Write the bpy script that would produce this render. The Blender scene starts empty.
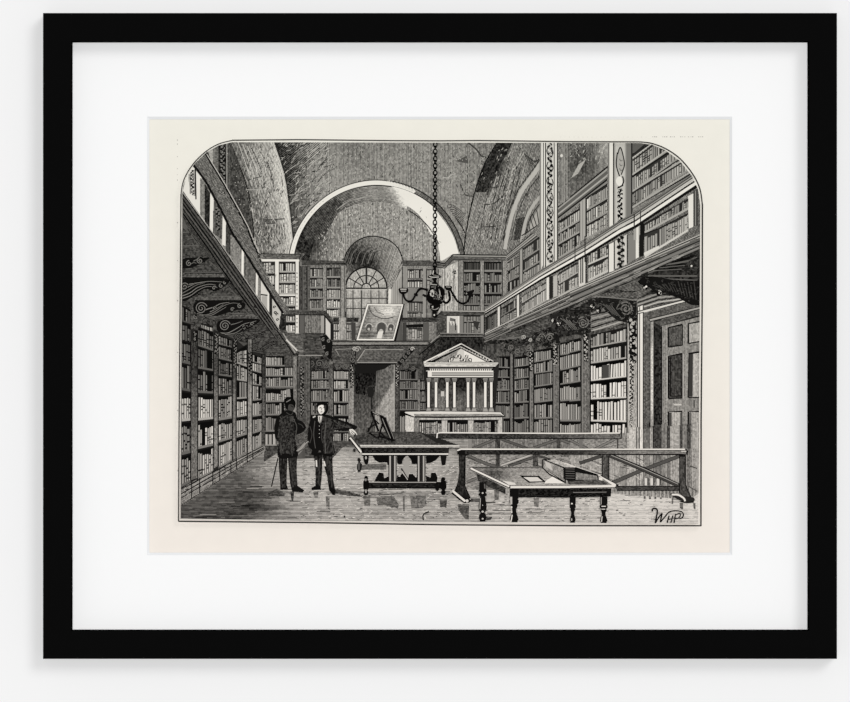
import bpy, math, random
from mathutils import Vector

# ------------------------------------------------------------------ camera, light, exposure
S = 0.0007                      # metres per unit of the print's measuring grid
D = 5000.0                      # viewing distance in the same units
BASE_Z = 1.26                   # height of the frame's bottom edge above the floor level
CX, CY = 425.0, 351.0
BOTTOM = 658.9
CEN_Z = BASE_Z + (BOTTOM - CY) * S
scene = bpy.context.scene
col = scene.collection
cd = bpy.data.cameras.new('camera')
cam = bpy.data.objects.new('camera', cd)
col.objects.link(cam)
cam.location = (0, -D * S, CEN_Z)
cam.rotation_euler = (math.pi / 2, 0, 0)
cd.sensor_width = 36
cd.lens = 36 * D / 850.0
cd.clip_start = 0.1
scene.camera = cam

world = bpy.data.worlds.new('room_light')
scene.world = world
world.use_nodes = True
world.node_tree.nodes['Background'].inputs['Color'].default_value = (1, 1, 1, 1)
world.node_tree.nodes['Background'].inputs['Strength'].default_value = 0.235

def sun(name, direction, strength, angle):
    ld = bpy.data.lights.new(name, 'SUN')
    ld.energy = strength
    ld.angle = math.radians(angle)
    o = bpy.data.objects.new(name, ld)
    col.objects.link(o)
    o.rotation_euler = Vector(direction).to_track_quat('-Z', 'Y').to_euler()
    return o
sun('frontal_light', (0, 1, 0), 2.02, 6)  # added fill along the view axis, keeps ambient shading at the frame edges weak
sun('key_light', (-0.60, 1.0, -0.58), 0.74, 24)     # softer key light from the upper right, its source unseen

scene.view_settings.view_transform = 'Standard'
scene.view_settings.look = 'None'
scene.view_settings.gamma = 1
scene.view_settings.use_curve_mapping = False
scene.view_settings.exposure = 0.0

# ------------------------------------------------------------------ materials
def lin(c):
    return tuple(((v / 255 + 0.055) / 1.055) ** 2.4 if v > 10 else v / 255 / 12.92 for v in c)

def mat(name, rgb, rough=0.9, spec=0.0, noise=0.0, scale=300.0):
    m = bpy.data.materials.new(name)
    m.use_nodes = True
    nt = m.node_tree
    b = nt.nodes['Principled BSDF']
    b.inputs['Roughness'].default_value = rough
    b.inputs['Specular IOR Level'].default_value = spec
    n = nt.nodes.new('ShaderNodeTexNoise')
    n.inputs['Scale'].default_value = scale
    n.inputs['Detail'].default_value = 4
    tc = nt.nodes.new('ShaderNodeTexCoord')
    nt.links.new(tc.outputs['Object'], n.inputs['Vector'])
    r = nt.nodes.new('ShaderNodeMapRange')
    r.inputs['To Min'].default_value = 1 - noise
    r.inputs['To Max'].default_value = 1 + noise
    nt.links.new(n.outputs['Fac'], r.inputs['Value'])
    mx = nt.nodes.new('ShaderNodeVectorMath')
    mx.operation = 'SCALE'
    mx.inputs[0].default_value = rgb[:3]
    nt.links.new(r.outputs['Result'], mx.inputs['Scale'])
    nt.links.new(mx.outputs['Vector'], b.inputs['Base Color'])
    return m

M_WALL = mat('matt_wall_paint', (0.862, 0.862, 0.862), noise=0.004, scale=40)
M_FRAME = mat('black_painted_wood', (0.0033, 0.0033, 0.0033), rough=0.8, noise=0.05, scale=60)
M_MAT = mat('white_mount_board', (0.905, 0.906, 0.906), noise=0.004, scale=200)
M_BEVEL = mat('mount_board_core', (0.80, 0.81, 0.82), noise=0.004, scale=200)
M_BACK = mat('brown_backing_board', (0.35, 0.25, 0.16), noise=0.1, scale=200)

def paper_color(nt):
    """aged paper: a little yellower at its top, pinker at its foot, faint mottling"""
    tc = nt.nodes.new('ShaderNodeTexCoord')
    sp = nt.nodes.new('ShaderNodeSeparateXYZ')
    nt.links.new(tc.outputs['Object'], sp.inputs[0])
    mr = nt.nodes.new('ShaderNodeMapRange')
    mr.inputs['From Min'].default_value = (BOTTOM - 552) * S
    mr.inputs['From Max'].default_value = (BOTTOM - 119) * S
    nt.links.new(sp.outputs['Z'], mr.inputs['Value'])
    mc = nt.nodes.new('ShaderNodeMix')
    mc.data_type = 'RGBA'
    mc.inputs['A'].default_value = (*[v * 0.95 for v in lin((241, 233, 224))], 1)
    mc.inputs['B'].default_value = (*[v * 0.95 for v in lin((238, 235, 224))], 1)
    nt.links.new(mr.outputs['Result'], mc.inputs['Factor'])
    n = nt.nodes.new('ShaderNodeTexNoise')
    n.inputs['Scale'].default_value = 90
    n.inputs['Detail'].default_value = 5
    nt.links.new(tc.outputs['Object'], n.inputs['Vector'])
    r = nt.nodes.new('ShaderNodeMapRange')
    r.inputs['To Min'].default_value = 0.975
    r.inputs['To Max'].default_value = 1.025
    nt.links.new(n.outputs['Fac'], r.inputs['Value'])
    v = nt.nodes.new('ShaderNodeVectorMath')
    v.operation = 'SCALE'
    nt.links.new(mc.outputs['Result'], v.inputs[0])
    nt.links.new(r.outputs['Result'], v.inputs['Scale'])
    return v.outputs['Vector']

M_PAPER = bpy.data.materials.new('aged_cream_paper')
M_PAPER.use_nodes = True
_b = M_PAPER.node_tree.nodes['Principled BSDF']
_b.inputs['Roughness'].default_value = 0.95
_b.inputs['Specular IOR Level'].default_value = 0.0
M_PAPER.node_tree.links.new(paper_color(M_PAPER.node_tree), _b.inputs['Base Color'])

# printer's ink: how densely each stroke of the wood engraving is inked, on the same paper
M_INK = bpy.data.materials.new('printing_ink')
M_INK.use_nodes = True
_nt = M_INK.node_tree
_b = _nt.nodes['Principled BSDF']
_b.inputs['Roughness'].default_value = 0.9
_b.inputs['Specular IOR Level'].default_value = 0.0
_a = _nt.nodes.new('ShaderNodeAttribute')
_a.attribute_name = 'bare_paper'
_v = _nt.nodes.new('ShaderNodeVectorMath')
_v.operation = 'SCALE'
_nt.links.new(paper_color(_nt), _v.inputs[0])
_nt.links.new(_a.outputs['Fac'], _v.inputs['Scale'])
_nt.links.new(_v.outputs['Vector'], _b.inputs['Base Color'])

# ------------------------------------------------------------------ geometry helpers
def W(x, y, z=0.0, zs=None):
    """grid point (x right, y down, z out of the wall) -> frame-local metres"""
    k = (D - (z if zs is None else zs)) / D
    return ((x - CX) * k * S, -z * S, (BOTTOM - CY) * S + (CY - y) * k * S)

def mesh_obj(name, verts, faces, m, parent=None, smooth=False):
    me = bpy.data.meshes.new(name)
    me.from_pydata(verts, [], faces)
    me.materials.append(m)
    me.validate()
    me.update()
    o = bpy.data.objects.new(name, me)
    col.objects.link(o)
    if parent:
        o.parent = parent
    return o

# ------------------------------------------------------------------ the wall
wv = []
for y in (0.0, 0.12):
    for x, z in ((-3, 0), (3, 0), (3, 2.9), (-3, 2.9)):
        wv.append((x, y, z))
wall = mesh_obj('wall_back', wv, [(0, 1, 2, 3), (7, 6, 5, 4), (0, 4, 5, 1), (1, 5, 6, 2), (2, 6, 7, 3), (3, 7, 4, 0)], M_WALL)
wall['kind'] = 'structure'

# ------------------------------------------------------------------ the framed print
root = bpy.data.objects.new('framed_print', None)
col.objects.link(root)
root.location = (0, -0.0002, BASE_Z)
root['label'] = 'black framed engraving of a galleried library with a wide white mount, on the pale wall'
root['category'] = 'framed picture'

ZF, ZM = 24.0, 4.2              # front of the frame, front of the mount
def rail(side):
    k = (D - ZF) / D
    kin = (D - ZM) / D
    L, R, T, B = [(v - c) * k for v, c in ((43, CX), (837, CX), (13, CY), (658.9, CY))]
    l, r, t, b = [(v - c) * kin for v, c in ((72.6, CX), (807.4, CX), (42.5, CY), (629.6, CY))]
    prof = [(0, 0), (0, ZF - .7), (.02, ZF), (.98, ZF), (1, ZF - .7), (1, 2), (.8, 2), (.8, 0)]
    ends = {'top': ((L, T, l, t), (R, T, r, t)), 'bottom': ((R, B, r, b), (L, B, l, b)),
            'left': ((L, B, l, b), (L, T, l, t)), 'right': ((R, T, r, t), (R, B, r, b))}[side]
    vs = []
    for (ox, oy, ix, iy) in ends:
        for u, z in prof:
            vs.append(((ox + (ix - ox) * u) * S, -z * S, (BOTTOM - CY) * S - (oy + (iy - oy) * u) * S))
    n = len(prof)
    fs = [(i, (i + 1) % n, n + (i + 1) % n, n + i) for i in range(n)] + [tuple(range(n))[::-1], tuple(range(n, 2 * n))]
    return mesh_obj('frame_rail', vs, fs, M_FRAME, root)
for s_ in ('top', 'bottom', 'left', 'right'):
    rail(s_)

def rect(x0, y0, x1, y1, z):
    return [W(x0, y0, z), W(x1, y0, z), W(x1, y1, z), W(x0, y1, z)]
bv = rect(68, 38, 812, 634, 1.9) + rect(68, 38, 812, 634, 0.5)
mesh_obj('backing_board', bv, [(0, 1, 2, 3), (7, 6, 5, 4), (0, 4, 5, 1), (1, 5, 6, 2), (2, 6, 7, 3), (3, 7, 4, 0)], M_BACK, root)
# mount: front face with its window, then the bevelled cut
mv = rect(72.0, 42.0, 808, 630.2, ZM) + rect(147.0, 116.6, 732.2, 555.2, ZM)
mount = mesh_obj('mount_board', mv, [(i, (i + 1) % 4, 4 + (i + 1) % 4, 4 + i) for i in range(4)], M_MAT, root)
cv = rect(147.0, 116.6, 732.2, 555.2, ZM) + rect(149.4, 119.4, 729.7, 552.6, 2.9)
bevel = mesh_obj('bevelled_cut', cv, [(i, (i + 1) % 4, 4 + (i + 1) % 4, 4 + i) for i in range(4)], M_BEVEL, mount)
ZP = 2.6
sheet = mesh_obj('print', rect(140, 110, 740, 562, ZP) + rect(140, 110, 740, 562, ZP - .4),
                 [(0, 1, 2, 3), (7, 6, 5, 4), (0, 4, 5, 1), (1, 5, 6, 2), (2, 6, 7, 3), (3, 7, 4, 0)], M_PAPER, root)
sheet['label'] = 'cream sheet carrying a black wood engraving of a two-storey library'

# ------------------------------------------------------------------ drawing engine: every stroke is a flat inked shape on the sheet
rnd = random.Random(11)
PARTS = []
CUR = None
EPS = 0.010                     # one ink layer, in grid units
GRID = {}
CELL = 6
CLIP_ON = True
CLIP = [(182.3, 195), (183.2, 186), (187.6, 174), (195, 163.2), (206.4, 152.4), (219, 145.4), (232, 142.2),
        (640, 143), (652, 144.8), (665, 150), (679.5, 160.5), (692, 176), (698.3, 190), (700.4, 206),
        (699.6, 330), (698.6, 524), (570, 523.8), (440, 522.8), (305, 520.6), (180.6, 519.6)]

def P(name, label=None):
    global CUR
    CUR = dict(name=name, label=label, v=[], f=[], t=[])
    PARTS.append(CUR)

def clip(poly):
    n = len(CLIP)
    out = poly
    for i in range(n):
        ax, ay = CLIP[i]
        bx, by = CLIP[(i + 1) % n]
        ex, ey = bx - ax, by - ay
        ins = [ex * (y - ay) - ey * (x - ax) for x, y in out]
        if all(q >= 0 for q in ins):
            continue
        res = []
        m = len(out)
        for j in range(m):
            p, q = out[j], out[(j + 1) % m]
            a, b = ins[j], ins[(j + 1) % m]
            if a >= 0:
                res.append(p)
            if (a >= 0) != (b >= 0):
                k = a / (a - b)
                res.append((p[0] + (q[0] - p[0]) * k, p[1] + (q[1] - p[1]) * k))
        out = res
        if len(out) < 3:
            return []
    return out

def put(items):
    """items: list of (poly, tone); the whole batch lies on one ink layer above whatever it covers"""
    its = []
    for poly, t in items:
        if CLIP_ON:
            poly = clip(poly)
        if len(poly) >= 3:
            its.append((poly, t))
    if not its:
        return
    cells = set()
    for poly, t in its:
        xs = [p[0] for p in poly]; ys = [p[1] for p in poly]
        for i in range(int(min(xs) // CELL), int(max(xs) // CELL) + 1):
            for j in range(int(min(ys) // CELL), int(max(ys) // CELL) + 1):
                cells.add((i, j))
    lv = 1 + max(GRID.get(c, 0) for c in cells)
    for c in cells:
        GRID[c] = lv
    z = ZP + .02 + lv * EPS
    V, F, T = CUR['v'], CUR['f'], CUR['t']
    for poly, t in its:
        b = len(V)
        V.extend(W(x, y, z) for x, y in poly)
        a = sum(poly[i][0] * poly[(i + 1) % len(poly)][1] - poly[(i + 1) % len(poly)][0] * poly[i][1] for i in range(len(poly)))
        idx = range(b, b + len(poly))
        F.append(tuple(idx) if a < 0 else tuple(reversed(idx)))
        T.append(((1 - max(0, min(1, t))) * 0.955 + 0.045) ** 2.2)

TILES = {'q': (265, 385, 5.85), 'r': (345, 400, 7.02), 's': (395, 265, 10), 't': (415, 335, 7.02),
         'y': (480, 240, 8.775), 'z': (540, 200, 8.775), 'A': (600, 160, 6.686), 'B': (180, 140, 8.775), 'C': (620, 420, 8.26),
         'D': (300, 340, 11.7), 'u': (180, 235, 6.69), 'v': (540, 290, 6.38), 'w': (530, 440, 7.727), 'x': (335, 290, 8.776)}
for i_, c_ in enumerate('abcdefghijklmnop'):
    TILES[c_] = ((175, 305, 435, 570)[i_ % 4], (135, 235, 330, 425)[i_ // 4], 6.296)

def A(tile, *c):
    """points measured on an enlarged tile of the plate"""
    ox, oy, k = TILES[tile]
    return [(ox + c[i] / k, oy + c[i + 1] / k) for i in range(0, len(c), 2)]

def poly(pts, t):
    put([(list(pts), t)])

def smooth(pts, n=6, closed=False):
    m = len(pts)
    out = []
    rng = range(m) if closed else range(m - 1)
    for i in rng:
        if closed:
            p0, p1, p2, p3 = pts[(i - 1) % m], pts[i], pts[(i + 1) % m], pts[(i + 2) % m]
        else:
            p0, p1, p2, p3 = pts[max(i - 1, 0)], pts[i], pts[i + 1], pts[min(i + 2, m - 1)]
        for k in range(n):
            s = k / n
            out.append(tuple(.5 * ((2 * p1[q]) + (-p0[q] + p2[q]) * s + (2 * p0[q] - 5 * p1[q] + 4 * p2[q] - p3[q]) * s * s +
                                   (-p0[q] + 3 * p1[q] - 3 * p2[q] + p3[q]) * s ** 3) for q in (0, 1)))
    if not closed:
        out.append(pts[-1])
    return out

def line_q(pts, w, t, w1=None):
    """quads of a polyline stroke, width w tapering to w1"""
    res = []
    n = len(pts) - 1
    w1 = w if w1 is None else w1
    L = []
    for i in range(n + 1):
        a = pts[max(i - 1, 0)]; b = pts[min(i + 1, n)]
        dx, dy = b[0] - a[0], b[1] - a[1]
        d = math.hypot(dx, dy) or 1
        ww = (w + (w1 - w) * i / max(n, 1)) / 2
        L.append((pts[i][0] - dy / d * ww, pts[i][1] + dx / d * ww, pts[i][0] + dy / d * ww, pts[i][1] - dx / d * ww))
    for i in range(n):
        a, b = L[i], L[i + 1]
        res.append(([(a[0], a[1]), (b[0], b[1]), (b[2], b[3]), (a[2], a[3])], t))
    return res

def line(pts, w, t, w1=None):
    put(line_q(pts, w, t, w1))
def curve(pts, w, t, w1=None, n=6):
    put(line_q(smooth(pts, n), w, t, w1))
def blob(pts, t, n=5):
    put([(smooth(pts, n, True), t)])
def ell(cx, cy, rx, ry, t, n=16):
    put([([(cx + rx * math.cos(2 * math.pi * i / n), cy + ry * math.sin(2 * math.pi * i / n)) for i in range(n)], t)])
def arc(cx, cy, r, a0, a1, n=24, ry=None):
    ry = ry or r
    return [(cx + r * math.cos(math.radians(a0 + (a1 - a0) * i / n)), cy - ry * math.sin(math.radians(a0 + (a1 - a0) * i / n))) for i in range(n + 1)]

def cst(f):
    return f if callable(f) else (lambda x, y: f)

def strokes(lines, f, sp, amp=.3, step=1.7, nz=.1):
    """engraver's lines: each cut alternates a dark ridge and a lighter ground; their mean is the tone f(x, y)"""
    f = cst(f)
    base, dark = [], []
    for ln in lines:
        j = rnd.uniform(-.12, .12) * sp
        drift = rnd.uniform(-.018, .018)
        for i in range(len(ln) - 1):
            (x0, y0), (x1, y1) = ln[i], ln[i + 1]
            d = math.hypot(x1 - x0, y1 - y0)
            if d < .15:
                continue
            k = max(1, int(d / (step * rnd.uniform(.7, 1.3))))
            nx, ny = -(y1 - y0) / d, (x1 - x0) / d
            for q in range(k):
                a, b = q / k, (q + 1) / k
                ax, ay, bx, by = x0 + (x1 - x0) * a, y0 + (y1 - y0) * a, x0 + (x1 - x0) * b, y0 + (y1 - y0) * b
                t = f((ax + bx) / 2, (ay + by) / 2) + drift + rnd.uniform(-nz, nz)
                am = amp * 1.4 * min(1, 2.0 * max(0, 1.02 - t)) * min(1, .25 + 3 * max(0, t))
                tb = t - am * .55
                h = sp * .53
                base.append(([(ax + nx * h, ay + ny * h), (bx + nx * h, by + ny * h), (bx - nx * h, by - ny * h), (ax - nx * h, ay - ny * h)], max(0, tb)))
                h = sp * (.22 + rnd.uniform(-.04, .06))
                ax += nx * j; ay += ny * j; bx += nx * j; by += ny * j
                dark.append(([(ax + nx * h, ay + ny * h), (bx + nx * h, by + ny * h), (bx - nx * h, by - ny * h), (ax - nx * h, ay - ny * h)], min(1, t + am * .65)))
    put(base)
    put(dark)

def eng(pts, f, ang=90, sp=1.7, amp=.3, nz=.1, fill=True, step=1.7):
    """tone a polygon with straight engraved lines at an angle"""
    g = cst(f)
    sp *= .82
    if fill:
        cx = sum(p[0] for p in pts) / len(pts); cy = sum(p[1] for p in pts) / len(pts)
        poly(pts, g(cx, cy))
    a = math.radians(ang)
    ux, uy = math.cos(a), -math.sin(a)
    vx, vy = -uy, ux
    uv = [(x * ux + y * uy, x * vx + y * vy) for x, y in pts]
    v0, v1 = min(p[1] for p in uv), max(p[1] for p in uv)
    v = v0 + sp * .5
    lines = []
    n = len(uv)
    while v < v1:
        xs = []
        for i in range(n):
            (a0, b0), (a1, b1) = uv[i], uv[(i + 1) % n]
            if (b0 <= v) != (b1 <= v):
                xs.append(a0 + (v - b0) / (b1 - b0) * (a1 - a0))
        xs.sort()
        for i in range(0, len(xs) - 1, 2):
            lines.append([(xs[i] * ux + v * vx, xs[i] * uy + v * vy), (xs[i + 1] * ux + v * vx, xs[i + 1] * uy + v * vy)])
        v += sp
    strokes(lines, f, sp, amp, step, nz)

def ring(cx, cy, r0, r1, a0, a1, f, sp=1.6, amp=.3, ry=1.0, fill=True, nz=.1, radial=False):
    sp *= .85
    n = max(8, int(abs(a1 - a0) / 5))
    if fill:
        g = cst(f)
        qs = []
        o = arc(cx, cy, r1, a0, a1, n, r1 * ry); i_ = arc(cx, cy, r0, a0, a1, n, r0 * ry)
        for k in range(n):
            qs.append(([o[k], o[k + 1], i_[k + 1], i_[k]], g(*o[k])))
        put(qs)
    L = []
    if radial:
        m = int(abs(a1 - a0) / 180 * math.pi * (r0 + r1) / 2 / sp)
        for k in range(m):
            a = a0 + (a1 - a0) * (k + .5) / m
            L.append([arc(cx, cy, r0, a, a, 1, r0 * ry)[0], arc(cx, cy, r1, a, a, 1, r1 * ry)[0]])
    else:
        r = r0 + sp / 2
        while r < r1:
            L.append(arc(cx, cy, r, a0, a1, n, r * ry))
            r += sp
    strokes(L, f, sp, amp, 1.7, nz)

def quadmap(q):
    (x0, y0), (x1, y1), (x2, y2), (x3, y3) = q          # TL TR BR BL
    dx1, dx2, sx = x1 - x2, x3 - x2, x0 - x1 + x2 - x3
    dy1, dy2, sy = y1 - y2, y3 - y2, y0 - y1 + y2 - y3
    den = dx1 * dy2 - dx2 * dy1
    if abs(den) < 1e-9:
        g = h = 0
    else:
        g = (sx * dy2 - dx2 * sy) / den
        h = (dx1 * sy - sx * dy1) / den
    a, b, c = x1 - x0 + g * x1, x3 - x0 + h * x3, x0
    d, e, f = y1 - y0 + g * y1, y3 - y0 + h * y3, y0
    def m(u, v):
        w = g * u + h * v + 1
        return ((a * u + b * v + c) / w, (d * u + e * v + f) / w)
    return m

def books(q, lo=.2, hi=.6, back=.9, bw=1.9, marks=.5, gap=.3, top=.16, board=.35, bt=.09, shadow=.9, lean=0):
    """one shelf: dark recess, a run of spines, the board's lit edge and its shadow"""
    m = quadmap(q)
    w = math.hypot(q[3][0] - q[2][0], q[3][1] - q[2][1])
    put([(list(q), back)])
    n = max(2, int(w / bw))
    sp, mk = [], []
    u = 0.0
    edges = []
    while u < 1:
        du = rnd.uniform(.7, 1.4) / n
        edges.append((u, min(1, u + du)))
        u += du
    tp = top
    tset = (lo + hi) / 2
    for (a, b) in edges:
        if rnd.random() < .3:
            tp = top * rnd.uniform(.4, 1.9)
            tset = rnd.uniform(lo, hi)
        if rnd.random() < .05:
            continue
        g = (b - a) * gap * rnd.uniform(.6, 1.2)
        v0 = tp + rnd.uniform(-.03, .03)
        t = tset * .5 + .5 * rnd.uniform(lo - .08, hi + .04)
        ln = rnd.choice((0, 0, 0, 0, .3)) * lean * (b - a)
        sp.append(([m(a + g / 2 + ln, v0), m(b - g / 2 + ln, v0), m(b - g / 2, 1 - bt), m(a + g / 2, 1 - bt)], t))
        if rnd.random() < marks:
            for c in rnd.sample((.25, .4, .55, .7, .84), rnd.choice((1, 2, 2, 3))):
                c = v0 + (1 - bt - v0) * c
                mk.append(([m(a + g / 2, c), m(b - g / 2, c), m(b - g / 2, c + .055), m(a + g / 2, c + .055)], min(1, t + rnd.uniform(.25, .5))))
    put(sp)
    put([([q[0], ((q[0][0] + q[1][0]) / 2, (q[0][1] + q[1][1]) / 2), ((q[2][0] + q[3][0]) / 2, (q[2][1] + q[3][1]) / 2), q[3]], max(0, t - rnd.uniform(.05, .22))) for q, t in sp])
    if mk:
        put(mk)
    if bt:
        put([([m(0, 1 - bt), m(1, 1 - bt), m(1, 1), m(0, 1)], board)])
    put([([m(0, 0), m(1, 0), m(1, .06), m(0, .06)], shadow)])

def bay(tile, xl, xr, ys, **k):
    """stack of shelves between two uprights; ys: (left, right) heights of the boards"""
    for (a, b), (c, d) in zip(ys[:-1], ys[1:]):
        books(A(tile, xl, a, xr, b, xr, d, xl, c), **k)

def spiral(cx, cy, r, turns, a0, w, t, sgn=1, w1=None, sq=1.0):
    n = int(turns * 14)
    pts = []
    for i in range(n + 1):
        s = i / n
        rr = r * (1 - s * .9)
        a = a0 + sgn * s * turns * 2 * math.pi
        pts.append((cx + rr * math.cos(a), cy - rr * sq * math.sin(a)))
    put(line_q(pts, w, t, w1))
    return pts

def acanthus(x0, y0, x1, y1, n, bg, lt, dk, w=None):
    """running carved ornament in a panel: a dark ragged ground, pale leaves and fruits on it, small cut shadows"""
    L = math.hypot(x1 - x0, y1 - y0)
    ux, uy = (x1 - x0) / L, (y1 - y0) / L
    px, py = -uy, ux
    w = w or L / n * .5
    def at(e, c):
        return (x0 + ux * c + px * e, y0 + uy * c + py * e)
    def lump(e, c, a, b, rot):
        res = []
        for k in range(8):
            q = k / 8 * 2 * math.pi
            r = rnd.uniform(.75, 1.15)
            ee, cc = a * r * math.cos(q), b * r * math.sin(q)
            res.append(at(e + ee * math.cos(rot) - cc * math.sin(rot), c + ee * math.sin(rot) + cc * math.cos(rot)))
        return res
    dark, pale, cut = [], [], []
    c = .5
    side = 1
    while c < L - .3:
        side = -side
        st_ = rnd.uniform(1.3, 2.3) * w / 2.6
        wid = rnd.uniform(.7, 1.0)
        dark.append((lump(side * w * .18, c, w * wid * .85, st_ * .95, rnd.uniform(-.4, .4)), dk))
        pale.append((lump(-side * w * rnd.uniform(.05, .45), c + rnd.uniform(-.3, .3), w * rnd.uniform(.25, .5), st_ * rnd.uniform(.35, .6), side * rnd.uniform(.3, 1.0)), lt))
        if rnd.random() < .6:
            pale.append((lump(side * w * rnd.uniform(.3, .65), c + st_ * .4, w * rnd.uniform(.15, .3), st_ * rnd.uniform(.25, .4), rnd.uniform(-1, 1)), lt))
        e = rnd.uniform(-.4, .4) * w
        cut += line_q([at(e, c - .4), at(e + rnd.uniform(-.5, .5), c + .5)], .5, dk)
        c += st_ * 1.05
    put(dark); put(pale); put(cut)

def flecks(x0, y0, x1, y1, n, ang=90, lt=.2, dk=.85, ln=2.2, w=.55, ok=None):
    """loose short cuts of the graver, pale and dark"""
    its = []
    for k in range(n):
        x, y = rnd.uniform(x0, x1), rnd.uniform(y0, y1)
        if ok and not ok(x, y):
            continue
        a = math.radians(ang + rnd.uniform(-35, 35))
        l = ln * rnd.uniform(.4, 1.3)
        its += line_q([(x, y), (x + l * math.cos(a), y - l * math.sin(a))], w * rnd.uniform(.7, 1.3), rnd.choice((lt, lt + .1, dk)))
    put(its)

def carve(pts, n, lt=.6, dk=.95, r0=.8, r1=2.0):
    """fill an outline with small carved curls and cuts"""
    xs = [p[0] for p in pts]; ys = [p[1] for p in pts]
    m = len(pts)
    its = []
    for k in range(n):
        x, y = rnd.uniform(min(xs), max(xs)), rnd.uniform(min(ys), max(ys))
        c = False
        for i in range(m):
            (xa, ya), (xb, yb) = pts[i], pts[(i + 1) % m]
            if (ya <= y) != (yb <= y) and x < xa + (y - ya) / (yb - ya) * (xb - xa):
                c = not c
        if not c:
            continue
        r = rnd.uniform(r0, r1); a0 = rnd.uniform(0, 6.3); s = rnd.choice((1, -1)); tt = rnd.choice((lt, lt + .1, dk, dk))
        p = [(x + r * (1 - j / 9 * .6) * math.cos(a0 + s * j * .5), y + r * .8 * (1 - j / 9 * .6) * math.sin(a0 + s * j * .5)) for j in range(8)]
        its += line_q(p, .7, tt, .35)
    put(its)

def sm(a, b, x):
    s = max(0, min(1, (x - a) / (b - a)))
    return s * s * (3 - 2 * s)
def g2(x, y, cx, cy, sx, sy):
    return math.exp(-((x - cx) / sx) ** 2 - ((y - cy) / sy) ** 2)

# ================================================================== THE ENGRAVING
# ---- ground tone and vaults
P('engraved_vault', 'grey hatched barrel vault and arches at the top of the engraving')
poly(CLIP, .62)
def f_vault(x, y):
    return .45 + .33 * sm(325, 277, x) + .07 * g2(x, y, 355, 150, 20, 20) - .05 * g2(x, y, 330, 185, 30, 25) + .05 * sm(455, 490, x)
vault = [(272, 140), (502, 140), (487, 160), (476, 187), (469, 218), (465, 240), (463, 262), (290, 262), (290, 205), (283, 175)]
eng(vault, f_vault, 90, 1.6, .2)
eng([(274, 140), (330, 140), (300, 175), (288, 205), (283, 175)], lambda x, y: f_vault(x, y) + .04 * sm(325, 300, x), 40, 2.0, .3, fill=False)
for k in range(26):
    x, y = rnd.uniform(278, 320), rnd.uniform(145, 230)
    curve([(x, y), (x + 7, y - 8), (x + 17, y - 14)], .7, rnd.choice((.9, .2, .35)), .3)
for k in range(150):
    x, y = rnd.uniform(296, 480), rnd.uniform(144, 200)
    line([(x, y), (x + rnd.uniform(-2, 2), y + rnd.uniform(1, 4))], .55, rnd.choice((.25, .3, .8, .75)))
curve(A('c', 210, 50, 260, 90, 290, 130, 325, 140), 1.6, .74)
poly(A('c', 130, 165, 200, 130, 210, 180), .68)
curve(A('c', 50, 265, 80, 270, 105, 250, 130, 245), 1, .25)
curve(A('c', 160, 310, 190, 375, 240, 385), .9, .82)
for k in range(14):
    a = A('c', 75 + k * 8, 450 + k * 11, 110 + k * 7, 440 + k * 16, 190 - k * 2, 500 + k * 10)
    curve(a, .8, .85, .4)
inv = lambda x, y: math.hypot(x - 377, y - 269) > 91 and x < 500 - (y - 140) * .33
flecks(296, 143, 495, 225, 700, 90, .2, .75, 1.8, .5, inv)
flecks(276, 143, 330, 240, 260, 40, .2, .95, 4, .6, lambda x, y: inv(x, y) and x > 274 + (y - 140) * .2)
# ribbed arch band on the west side
def f_lb(x, y):
    e = 230 + 28 * sm(142, 250, y)
    w = 43 - 8 * sm(142, 250, y)
    s = (x - e) / w
    return .53 - .2 * s + .1 * g2(s, 0, .25, 0, .18, 1) - .12 * sm(.85, 1.0, s) - .12 * sm(.72, .8, s) * sm(160, 240, y)
lb = [(228, 140), (273, 140), (283, 173), (288, 205), (292, 240), (292, 262), (255, 262), (251, 215), (244, 185)]
eng(lb, f_lb, 78, 1.7, .3)
def arc_lines(xs0, xs1, y0, y1, w, t):
    for a, b in zip(xs0, xs1):
        curve([(a, y0), (a + (b - a) * .55, y0 + (y1 - y0) * .45), (b, y1)], w, t)
curve([(273, 142), (283, 173), (288, 205), (292, 240), (292, 258)], 1.4, .18)
curve([(275, 142), (285, 173), (290, 205), (293.5, 240), (293.5, 250)], .9, .85)
curve([(230, 142), (246, 184), (252, 215), (255, 262)], 1.4, .86)
for k in range(7):
    x = 238 + k * 4.5
    curve([(x, 142 + k * 2), (x + 9, 168), (x + 14, 186 + k)], .7, rnd.choice((.78, .25, .2)))
for k in range(26):
    x, y = rnd.uniform(245, 284), rnd.uniform(150, 250)
    line([(x, y), (x + 1.2, y + rnd.uniform(4, 12))], .7, rnd.choice((.2, .25, .75)))
line(A('a', 555, 535, 690, 528), 1, .8); line(A('a', 555, 560, 640, 555), .8, .8)
line(A('a', 440, 290, 560, 255), .8, .75); line(A('a', 450, 345, 560, 345), .8, .3)
poly(A('a', 555, 535, 645, 533, 645, 552, 555, 556), .62)
for k in range(8):
    line(A('a', 575 + k * 16, 565, 575 + k * 17, 655), .6, .75)
flecks(246, 146, 286, 252, 260, 88, .1, .8, 4, .55, lambda x, y: x > 236 + (y - 140) * .18 and x < 272 + (y - 140) * .2)
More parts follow.
